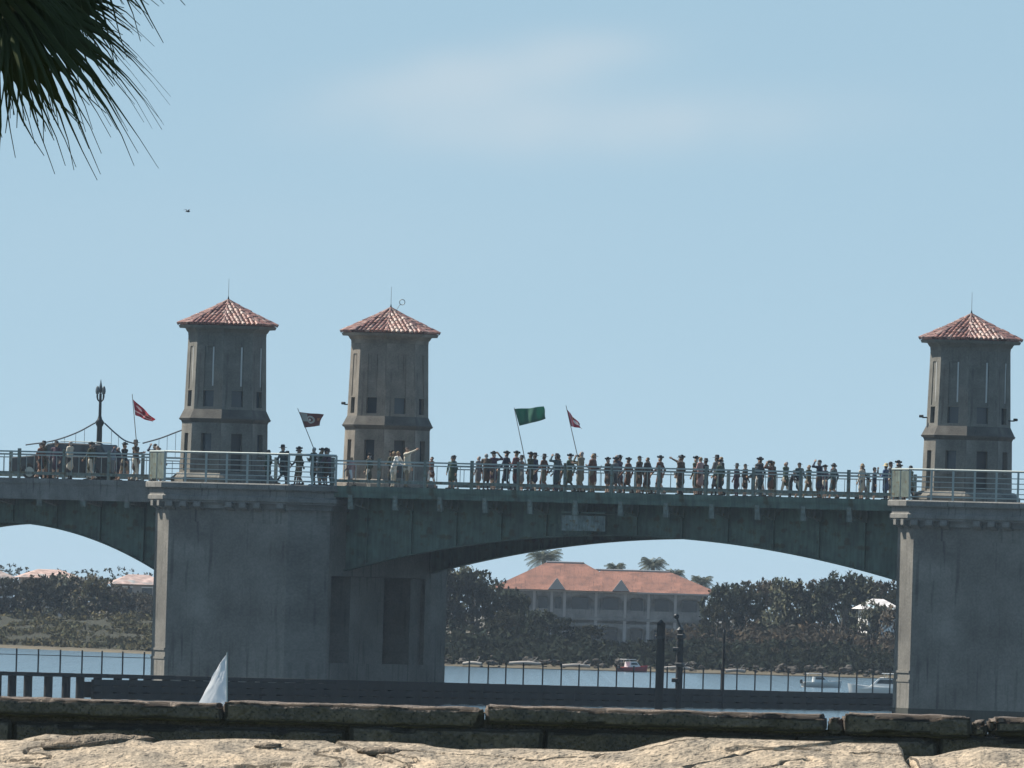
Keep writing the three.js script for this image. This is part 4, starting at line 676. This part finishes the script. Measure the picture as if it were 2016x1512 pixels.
{ // the red roofed house
  const wallM = std([0.27, 0.27, 0.275], { map: rep(streaky, 0.2) }), roofM = std([0.37, 0.165, 0.115], { map: rep(streaky, 0.3), bumpMap: rep(grit, 0.8), bumpScale: 0.05, roughness: 0.8 }), trim = std([0.33, 0.31, 0.3]);
  const t = thing('house', 'two storey house with long red tiled hip roof on the far shore', 'house', V(9.5, 0.6, -1400), 0); t.scale.x = 1.1;
  obj('wall', [box2(-8.4, 8.4, 0, 5.2, -8, -1.5)], wallM, t);
  const rf = (x0, x1, z0, z1, y0, y1, rx0, rx1) => { const zc = (z0 + z1) / 2, A = V(x0, y0, z1), B = V(x1, y0, z1), C = V(x1, y0, z0), D = V(x0, y0, z0), E = V(rx0, y1, zc), F = V(rx1, y1, zc); return quadGeo([[A, B, F, E], [C, D, E, F], [B, C, F, F], [D, A, E, E], [A, D, C, B]]); };
  const r1 = obj('roof', rf(-10.0, 2.6, -9, 0.6, 5.35, 7.95, -5.2, -2.0), roofM, t); obj('ridge', rod(V(-5.2, 7.96, -4.2), V(-2.0, 7.96, -4.2), 0.12, 0.12, 6), trim, r1);
  const r2 = obj('roof', rf(-2.2, 10.0, -8.2, 0.2, 5.33, 7.35, -0.5, 5.4), roofM, t); obj('ridge', rod(V(-1, 7.36, -4), V(5.4, 7.36, -4), 0.12, 0.12, 6), trim, r2);
  for (const [x, roof] of [[-4.3, r1], [1.2, r2]]) { obj('gablet', profile([[-0.75, 0], [0.75, 0], [0, 1.1]], -1.9, 0, 0.02).translate(x, 5.4, 0.62), trim, roof); }
  obj('gutter', box2(-9.9, 9.9, 5.2, 5.34, 0.1, 0.3), trim, t);
  obj('verandah_floor', box2(-8.6, 8.6, 2.6, 2.85, -1.5, 0.1), wallM, t);
  const bays = [-8.3, -6.2, -4.7, -3.6, -0.9, 1.6, 3.6, 5.9, 8.3];
  bays.forEach((x, i) => { obj('column', [box2(x - 0.13, x + 0.13, 0, 2.59, -0.2, 0.08), box2(x - 0.11, x + 0.11, 2.86, 5.19, -0.2, 0.08)], trim, t); });
  for (let i = 0; i < bays.length - 1; i++) {
    const a = bays[i] + 0.14, b = bays[i + 1] - 0.14, m = (a + b) / 2, hw = (b - a) / 2;
    for (const y of [0, 2.86]) { const pts = [[a, y + 2.32], [a, y + 1.5]]; for (let k = 0; k <= 10; k++) { const an = Math.PI * (1 - k / 10); pts.push([m + Math.cos(an) * hw * 0.96, y + 1.5 + Math.sin(an) * 0.55]); } pts.push([b, y + 1.5], [b, y + 2.32]); obj('arch', profile(pts, -0.16, 0.04), wallM, t); }
    obj('balustrade', box2(a, b, 2.86, 3.6, -0.1, -0.02), wallM, t);
    for (const y of [0.4, 3.3]) obj('window', box2(m - Math.min(0.7, hw * 0.6), m + Math.min(0.7, hw * 0.6), y, y + 1.4, -1.5, -1.45), M.glass, t);
  }
}
function whiteHouse(label, x, z, w, h, roofY, wallC, roofC) {
  const t = thing('house', label, 'house', V(x, 0.6, z), 0.1, 'houses on the far shore'), wm = std(wallC), rm = std(roofC, { map: rep(tileTex, 0.3) });
  obj('wall', box2(-w / 2, w / 2, 0, h, -6, 0), wm, t);
  const A = V(-w / 2 - 0.5, h, 0.5), B = V(w / 2 + 0.5, h, 0.5), C = V(w / 2 + 0.5, h, -6.5), D = V(-w / 2 - 0.5, h, -6.5), E = V(-w / 5, roofY, -3), F = V(w / 5, roofY, -3);
  obj('roof', quadGeo([[A, B, F, E], [C, D, E, F], [B, C, F, F], [D, A, E, E], [A, D, C, B]]), rm, t);
  for (let i = 0; i < Math.floor(w / 1.8); i++) for (const y of h > 4 ? [0.8, 3.2] : [1.0]) { const q = obj('window', box(0.9, 1.2, 0.08, -w / 2 + 1.1 + i * 1.8, y + 0.6, 0.02), M.glass, t); obj('frame', box(1.05, 0.1, 0.12, -w / 2 + 1.1 + i * 1.8, y + 1.25, 0.03), M.white, q); }
  obj('door', box(0.9, 2, 0.08, w / 2 - 0.7, 1, 0.03), M.dark, t);
}
whiteHouse('pale grey house wall at the left edge of the picture', -46.3, -1345, 3.4, 4.9, 5.6, [0.5, 0.5, 0.5], [0.36, 0.3, 0.27]);
whiteHouse('low house with pale pinkish roof showing over the left trees', -42.6, -1390, 5.2, 5.1, 5.9, [0.4, 0.36, 0.34], [0.62, 0.45, 0.38]);
whiteHouse('house with pale pinkish hip roof just left of the left pier', -33.2, -1350, 4.6, 4.7, 5.6, [0.35, 0.32, 0.3], [0.55, 0.42, 0.37]);
whiteHouse('white house glinting through the trees beside the right pier', 28.9, -1140, 2.2, 4.3, 5.1, [0.85, 0.85, 0.83], [0.8, 0.8, 0.78]);
{ // riprap, driftwood and stakes along the far waterline
  const rand = rng(91), rk = [];
  for (let i = 0; i < 300; i++) { const x = -6 + rand() * 33, g = new THREE.IcosahedronGeometry(0.08 + rand() * rand() * 0.3, 1), p = g.attributes.position; for (let k = 0; k < p.count; k++) { const f = 0.8 + 0.45 * hash(Math.round(p.getX(k) * 90), Math.round(p.getY(k) * 90), i); p.setXYZ(k, p.getX(k) * f * 1.5, p.getY(k) * f * 0.7, p.getZ(k) * f); } g.computeVertexNormals(); g.rotateY(rand() * 6); g.translate(x, 0.05 + rand() * 0.7, -1048 - rand() * 16); rk.push(g); }
  const o = obj('shore_rocks', rk, std([0.085, 0.08, 0.075], { map: rep(coquina, 1) })); tag(o, 'line of dark and pale rocks along the far waterline', 'rocks', null, 'stuff');
  const tr = [[-2.2, 1.6, 0.5], [1.5, 2.4, 0.8], [5.1, 2.0, 0.6], [12.2, 1.8, 0.7], [16.3, 1.4, 0.5], [-31, 2.2, 0.4], [-28.5, 3.0, 0.5]];
  tr.forEach(([x, L, y], i) => { const z = x < -20 ? -1178 : -1047, d = thing('driftwood_log', `bleached driftwood log, ${ord[i]} from ${i < 5 ? 'the pier along the middle shore' : 'the left along the left beach'}`, 'log', V(x, y * 0.4, z), 0.2 * (i - 3), 'logs on the far shore'); obj('trunk', tube([V(-L / 2, 0, 0), V(0, 0.08, 0.1), V(L / 2, 0.02, 0)], 0.12, 10, 7), std([0.32, 0.29, 0.26]), d); obj('branch', rod(V(L * 0.2, 0.05, 0), V(L * 0.42, 0.5, 0.1), 0.06, 0.02, 5), std([0.32, 0.29, 0.26]), d); });
}

// ---------------------------------------------------------------- seawall of coquina blocks and the stone ledge in front
function rough(g, amp, freq, seed) { const p = g.attributes.position, n = g.attributes.normal; for (let i = 0; i < p.count; i++) { const x = p.getX(i), y = p.getY(i), z = p.getZ(i), d = amp * (fbm(x * freq + seed, y * freq, z * freq, 4) - 0.5) * 2, e = amp * (fbm(x * freq, y * freq + seed, z * freq + 50, 4) - 0.5) * 2; p.setXYZ(i, x + (Math.abs(n.getX(i)) > 0.5 ? d : e * 0.5), y + d * 0.6, z + (Math.abs(n.getZ(i)) > 0.5 ? d : e * 0.5)); } return g; }
function block(x0, x1, y0, y1, z0, z1, seed, amp = 0.02, cell = 0.05) {
  const w = x1 - x0, h = y1 - y0, d = z1 - z0; let g = new THREE.BoxGeometry(w, h, d, Math.max(2, Math.round(w / cell)), Math.max(2, Math.round(h / cell * 1.6)), Math.max(2, Math.round(d / cell / 2)));
  g.deleteAttribute('uv'); g.translate((x0 + x1) / 2, (y0 + y1) / 2, (z0 + z1) / 2);
  // round the corners a little, then roughen; welded so that no seams open
  const p = g.attributes.position, cx = (x0 + x1) / 2, cy = (y0 + y1) / 2, cz = (z0 + z1) / 2;
  g.deleteAttribute('normal'); g = mergeVertices(g, 1e-4); const q = g.attributes.position;
  for (let i = 0; i < q.count; i++) {
    let x = q.getX(i), y = q.getY(i), z = q.getZ(i); const ex = (w / 2 - Math.abs(x - cx)), ey = (h / 2 - Math.abs(y - cy)), ez = (d / 2 - Math.abs(z - cz)), rr = 0.03, near = [ex, ey, ez].filter((v) => v < rr).length;
    const n1 = fbm(x * 5 + seed, y * 5, z * 5, 4) - 0.5, n2 = fbm(x * 5, y * 5 + seed, z * 5 + 40, 4) - 0.5, chip = Math.max(0, fbm(x * 3 + seed * 2, y * 3, z * 3, 3) - 0.55) * amp * 10;
    const k = near > 1 ? 0.012 + chip * 0.6 : 0;
    x += n1 * amp * 1.6 - Math.sign(x - cx) * (ex < rr ? k : 0); y += n2 * amp * 0.9 - Math.sign(y - cy) * (ey < rr ? k : 0); z += (n1 + n2) * amp * 1.4 - Math.sign(z - cz) * (ez < rr ? k : 0);
    q.setXYZ(i, x, y, z);
  }
  g.computeVertexNormals(); return meters(g);
}
{
  const stoneA = std([0.25, 0.22, 0.21], { map: rep(coquina, 0.9), bumpMap: rep(grit, 1.6), bumpScale: 0.02 }), stoneB = std([0.215, 0.185, 0.172], { map: rep(coquina, 1.2), bumpMap: rep(grit, 1.9), bumpScale: 0.025 });
  const t = thing('seawall', 'dark weathered coquina block seawall crossing the whole picture', 'wall', V(0, 2.6, -130), 0);
  const ty = (x) => 0.998 + 0.0105 * x;                                 // top rises a little to the right
  obj('core', box2(-9.2, 9.2, -0.9, 0.88, -0.36, 0.14), stoneB, t);
  const caps = [[-9, -6.6], [-6.595, -4.6], [-4.595, -2.45], [-2.44, -0.16], [-0.145, 2.83], [2.99, 4.1], [4.25, 6.4], [6.41, 9]];
  caps.forEach(([a, b], i) => { const y = ty((a + b) / 2) - (i === 6 ? 0.02 : 0); obj('cap_stone', block(a, b, y - 0.165 - 0.03 * (i % 2), y, -0.42, 0.23 + 0.01 * (i % 3), 30 + i, 0.03, 0.03), stoneA, t); });
  let x = -9, k = 0; const rand = rng(8);
  while (x < 9) { const L = [1.7, 2.2, 1.2, 2.6][k % 4] * (0.8 + rand() * 0.4), y = ty(x) - 0.165; obj('wall_stone', block(x, x + L - 0.012, y - 0.36, y - (k % 3 === 0 ? 0.03 : 0.01), -0.4, 0.225 - 0.02 * rand() - (k % 4 === 1 ? 0.03 : 0), 60 + k, 0.03, 0.035), k % 2 ? stoneB : stoneA, t); x += L; k++; }
  obj('rubble_stone', block(2.845, 2.98, 0.84, 0.985, -0.3, 0.2, 95, 0.05, 0.02), stoneA, t); obj('rubble_stone', block(4.11, 4.24, 0.84, 1.0, -0.3, 0.2, 96, 0.05, 0.02), stoneA, t);
}
{
  // sunlit ledge: broad rough slabs, far rim 35 m away
  const rim = [[-3, 4.13], [-1.6, 4.14], [-1.181, 4.145], [-1.139, 4.146], [-1.074, 4.163], [-1.028, 4.161], [-0.912, 4.161], [-0.866, 4.169], [-0.82, 4.151], [-0.791, 4.156], [-0.684, 4.162], [-0.629, 4.165], [-0.454, 4.166], [-0.268, 4.168], [-0.184, 4.165], [-0.158, 4.159], [-0.092, 4.154], [0.024, 4.161], [0.148, 4.162], [0.223, 4.157], [0.294, 4.162], [0.356, 4.181], [0.409, 4.194], [0.433, 4.198], [0.945, 4.199], [0.95, 4.168], [1.017, 4.17], [1.058, 4.182], [1.127, 4.196], [1.23, 4.193], [1.7, 4.19], [3, 4.19]];
  const rimY = (x) => { for (let i = 0; i < rim.length - 1; i++) if (x <= rim[i + 1][0]) { const k = (x - rim[i][0]) / (rim[i + 1][0] - rim[i][0]); return rim[i][1] + (rim[i + 1][1] - rim[i][1]) * clamp01(k); } return 4.19; };
  const smoothRim = (x) => { let s = 0; for (let k = -4; k <= 4; k++) s += rimY(x + k * 0.06); return s / 9; };
  const tanM = std([0.68, 0.62, 0.55], { map: rep(coquina, 2.2), bumpMap: rep(grit, 5), bumpScale: 0.006 });
  const t = thing('stone_ledge', 'sunlit tan coquina ledge of rough slabs along the bottom edge', 'ledge', V(0, 2.6, -30), 0);
  const slope = 0.26, ridge = (v) => 1 - Math.abs(2 * v - 1), relief = (x, z, seed) => {                                    // stone surface: broad lumps, flaked steps, pits and thin cracks
    const b = fbm(x * 4 + seed, z * 4, seed, 3) - 0.5, m = fbm(x * 15 + seed, z * 15, 4, 3), f = fbm(x * 60, z * 60 + seed, 7, 2) - 0.5, step = Math.floor(fbm(x * 3.2 + seed * 2, z * 5, 11, 3) * 7) / 7, crack = Math.max(0, ridge(fbm(x * 2.6 + seed, z * 6, 19, 3)) - 0.965);
    return 0.009 * b + 0.006 * (m - 0.5) + 0.004 * f + 0.011 * (step - 0.5) - 0.3 * crack - 0.02 * Math.max(0, vnoise(x * 26, z * 26, seed) - 0.78); };
  const slab = (fx0, fx1, seed, nx) => {
    const nz = 90, pos = [], idx = [];
    for (let j = 0; j <= nz; j++) for (let i = 0; i <= nx; i++) {
      const v = j / nz, d = v < 0.78 ? v / 0.78 * 0.32 : 0.32 + (v - 0.78) / 0.22 * 2.5, a = fx0(d), b = fx1(d), x = a + (b - a) * i / nx, m = clamp01(d / 0.12), z = -5 + d;
      let y = rimY(x) * (1 - m) + (smoothRim(x) + 0.004) * m - slope * d + relief(x, d, seed) * clamp01(0.25 + d * 14);
      const ed = Math.min(i / nx, 1 - i / nx) * (b - a); if (ed < 0.012) y -= (0.012 - ed) * 1.2;
      pos.push(x, y - 2.6, z); if (i < nx && j < nz) { const k = j * (nx + 1) + i; idx.push(k, k + nx + 1, k + 1, k + 1, k + nx + 1, k + nx + 2); }
    }
    const loop = []; for (let i = 0; i <= nx; i++) loop.push(i); for (let j = 1; j <= nz; j++) loop.push(j * (nx + 1) + nx); for (let i = nx - 1; i >= 0; i--) loop.push(nz * (nx + 1) + i); for (let j = nz - 1; j >= 1; j--) loop.push(j * (nx + 1));
    const base = pos.length / 3; for (const k of loop) pos.push(pos[3 * k], Math.min(pos[3 * k + 1] - 0.02, pos[3 * k + 1] * 0.9), pos[3 * k + 2]);
    for (let k = 0; k < loop.length; k++) { const k2 = (k + 1) % loop.length; idx.push(loop[k], base + k2, base + k, loop[k], loop[k2], base + k2); }
    const g = new THREE.BufferGeometry(); g.setAttribute('position', new THREE.Float32BufferAttribute(pos, 3)); g.setIndex(idx); g.computeVertexNormals();
    obj('slab', meters(g), tanM, t);
  };
  const cl = (d) => Math.min(d, 0.2), j1 = (d) => -0.4 + 0.9 * cl(d), j2 = (d) => 0.79 - 1.75 * cl(d) + 0.006 * Math.sin(d * 90), j3 = (d) => 0.947 + 0.12 * cl(d);
  slab(() => -2.6, (d) => j1(d) - 0.002, 3.3, 500); slab((d) => j1(d) + 0.002, (d) => j2(d) - 0.003, 8.1, 320); slab((d) => j2(d) + 0.003, (d) => j3(d) - 0.003, 5.7, 110); slab((d) => j3(d) + 0.003, () => 2.6, 14.2, 400);
  obj('core', profile([[-4.98, -0.2], [-2.1, -0.2], [-2.1, 0.55], [-4.98, 1.3]], -2.65, 2.65).rotateY(-Math.PI / 2).scale(1, 1, 1), tanM, t);
  // broken stones lying on the sloping face
  const chip = (label, x, d, L, h, w, turn, seed) => {
    let g = new THREE.IcosahedronGeometry(1, 5); g.deleteAttribute('uv'); g.deleteAttribute('normal'); g = mergeVertices(g, 1e-4); const p = g.attributes.position;
    for (let i = 0; i < p.count; i++) { const a = p.getX(i), b = p.getY(i), c2 = p.getZ(i), f = 0.75 + 0.6 * fbm(a * 1.6 + seed, b * 1.6, c2 * 1.6, 5), split = b > 0.1 ? 0.1 + (b - 0.1) * 0.6 + 0.5 * (fbm(a * 3, c2 * 3, seed, 4) - 0.5) : b; p.setXYZ(i, a * f * L, split * f * h, c2 * f * w); }
    g.computeVertexNormals(); g.rotateY(turn); g.rotateX(Math.atan(slope));
    const c = obj('loose_stone', meters(g), std([0.42, 0.37, 0.32], { map: rep(coquina, 3), bumpMap: rep(grit, 6), bumpScale: 0.006 })); c.position.set(x, smoothRim(x) - slope * d + 0.004, -35 + d); tag(c, label, 'stone', 'stones lying on the ledge'); };
  chip('long split stone lying at the left of the sunlit ledge', -0.96, 0.055, 0.13, 0.022, 0.035, 0.35, 4);
  chip('small flat stone flake left of centre on the sunlit ledge', -0.55, 0.07, 0.034, 0.01, 0.014, 0.3, 6);
  chip('flat split stone nearest the middle of the sunlit ledge', -0.29, 0.085, 0.05, 0.013, 0.02, 0.25, 9);
}

// ---------------------------------------------------------------- fan palm hanging into the top left corner
{
  const c = V(-2.45, 6.76, -50), t = thing('fan_palm', 'dark fan palm fronds hanging into the top left corner', 'palm tree', V(c.x - 0.25, 2.6, c.z), 0), rand = rng(2024), o = V(0.25, c.y - 2.6, 0);
  obj('trunk', tube([V(0, -0.3, 0), V(-0.05, 1.6, 0.05), V(0.1, 3.2, 0), o], 0.17, 24, 10), bark, t);
  const m = new THREE.MeshPhysicalMaterial({ color: new THREE.Color().setRGB(0.05, 0.062, 0.03), roughness: 0.95, specularIntensity: 0.25, transmission: 0.1, thickness: 0, side: THREE.DoubleSide });
  const frond = (az, el, L, R, droop, roll) => {
    const d = V(Math.cos(az) * Math.cos(el), Math.sin(el), Math.sin(az) * Math.cos(el)), mid = o.clone().addScaledVector(d, L * 0.55).add(V(0, 0.06, 0)), hub = o.clone().addScaledVector(d, L).add(V(0, -0.1 * L, 0));
    const f = new THREE.Group(); f.name = 'frond'; t.add(f);
    obj('stalk', tube([o.clone(), mid, hub], 0.014, 12, 5), m, f);
    const fw = hub.clone().sub(mid).normalize(), side = V(0, 1, 0).cross(fw).normalize(), upv = fw.clone().cross(side).normalize(); side.applyAxisAngle(fw, roll); upv.applyAxisAngle(fw, roll);
    const q = [], N = 52;
    for (let i = 0; i < N; i++) {
      const a = (i / (N - 1) - 0.5) * 4.5 + (rand() - 0.5) * 0.06, len = R * (0.72 + 0.28 * Math.cos(a * 0.6)) * (0.78 + rand() * 0.3), dir = fw.clone().multiplyScalar(Math.cos(a)).addScaledVector(side, Math.sin(a)).addScaledVector(upv, 0.12 + (rand() - 0.5) * 0.12).normalize();
      const wd = dir.clone().cross(upv).normalize(), K = 9, curl = (rand() - 0.5) * 1.3, thick = 0.7 + rand() * rand() * 1.3, ph = rand() * 6, P = (s) => hub.clone().addScaledVector(dir, len * s).add(V(0, -droop * len * s * s * (0.6 + 0.7 * s) , 0)).addScaledVector(wd, curl * 0.12 * len * s * s * s + 0.012 * s * s * Math.sin(s * 11 + ph)), W = (s) => (s < 0.5 ? 0.004 + 0.026 * s / 0.5 * 0.9 : 0.0274 * Math.pow(1 - (s - 0.5) / 0.5, 1.9)) * 0.42 * thick + 0.0013;
      for (let k = 0; k < K; k++) { const s0 = k / K, s1 = (k + 1) / K, A = P(s0), B = P(s1), f0 = V(0, -W(s0) * 0.8, 0), f1 = V(0, -W(s1) * 0.8, 0); for (const e of [1, -1]) q.push([A, B, B.clone().addScaledVector(wd, e * W(s1)).add(f1), A.clone().addScaledVector(wd, e * W(s0)).add(f0)]); }
    }
    obj('blade', quadGeo(q), m, f);
  };
  for (let i = 0; i < 30; i++) frond(i * 2.399 + 0.4, -0.25 + 1.5 * ((i * 7 % 26) / 26), 0.6 + rand() * 0.25, 0.5 + rand() * 0.12, 0.14 + rand() * 0.3, (rand() - 0.5) * 1.6);
  frond(0.1, -0.1, 0.74, 0.47, 0.2, 1.3); frond(-0.2, -0.2, 0.7, 0.46, 0.15, 1.7); frond(0.25, 0.05, 0.78, 0.46, 0.25, 1.0); frond(-0.3, -0.05, 0.72, 0.5, 0.2, 2.0); frond(0.05, -0.35, 0.66, 0.5, 0.12, 1.5); frond(0.5, -0.15, 0.7, 0.5, 0.3, 0.8); frond(-0.1, 0.2, 0.86, 0.46, 0.35, 1.4);
}
{ // gull in flight
  const t = thing('bird', 'tiny bird flying alone in the open sky left of centre', 'bird', V(-8.87, 14.81, -400), 0.6); t.scale.setScalar(0.42);
  const { f } = fieldOf([[[-0.14, 0, 0], [0.1, 0.01, 0], 0.02, 0.05, 0], [[0.1, 0.01, 0], [0.17, 0.03, 0], 0.035, 0.026, 0], [[0.17, 0.03, 0], [0.22, 0.02, 0], 0.014, 0.006, 0]], 0.03);
  const bg = sdfMesh(f, V(0, 0, 0), 0.26, 32, () => 0); bg.deleteAttribute('part'); const bm = std([0.12, 0.13, 0.14]);
  obj('body', bg, bm, t); obj('tail', quadGeo([[V(-0.12, 0, 0.02), V(-0.12, 0, -0.02), V(-0.24, 0, -0.05), V(-0.24, 0, 0.05)]]), bm, t);
  for (const s of [1, -1]) obj('wing', quadGeo([[V(0.07, 0.02, s * 0.03), V(-0.06, 0.02, s * 0.03), V(-0.04, 0.14, s * 0.2), V(0.06, 0.14, s * 0.2)], [V(0.06, 0.14, s * 0.2), V(-0.04, 0.14, s * 0.2), V(-0.1, 0.08, s * 0.42), V(-0.06, 0.08, s * 0.42)]]), bm, t);
}
scene.fog = new THREE.FogExp2(0xc4d8ea, 0.00007);
renderer.render(scene, camera);
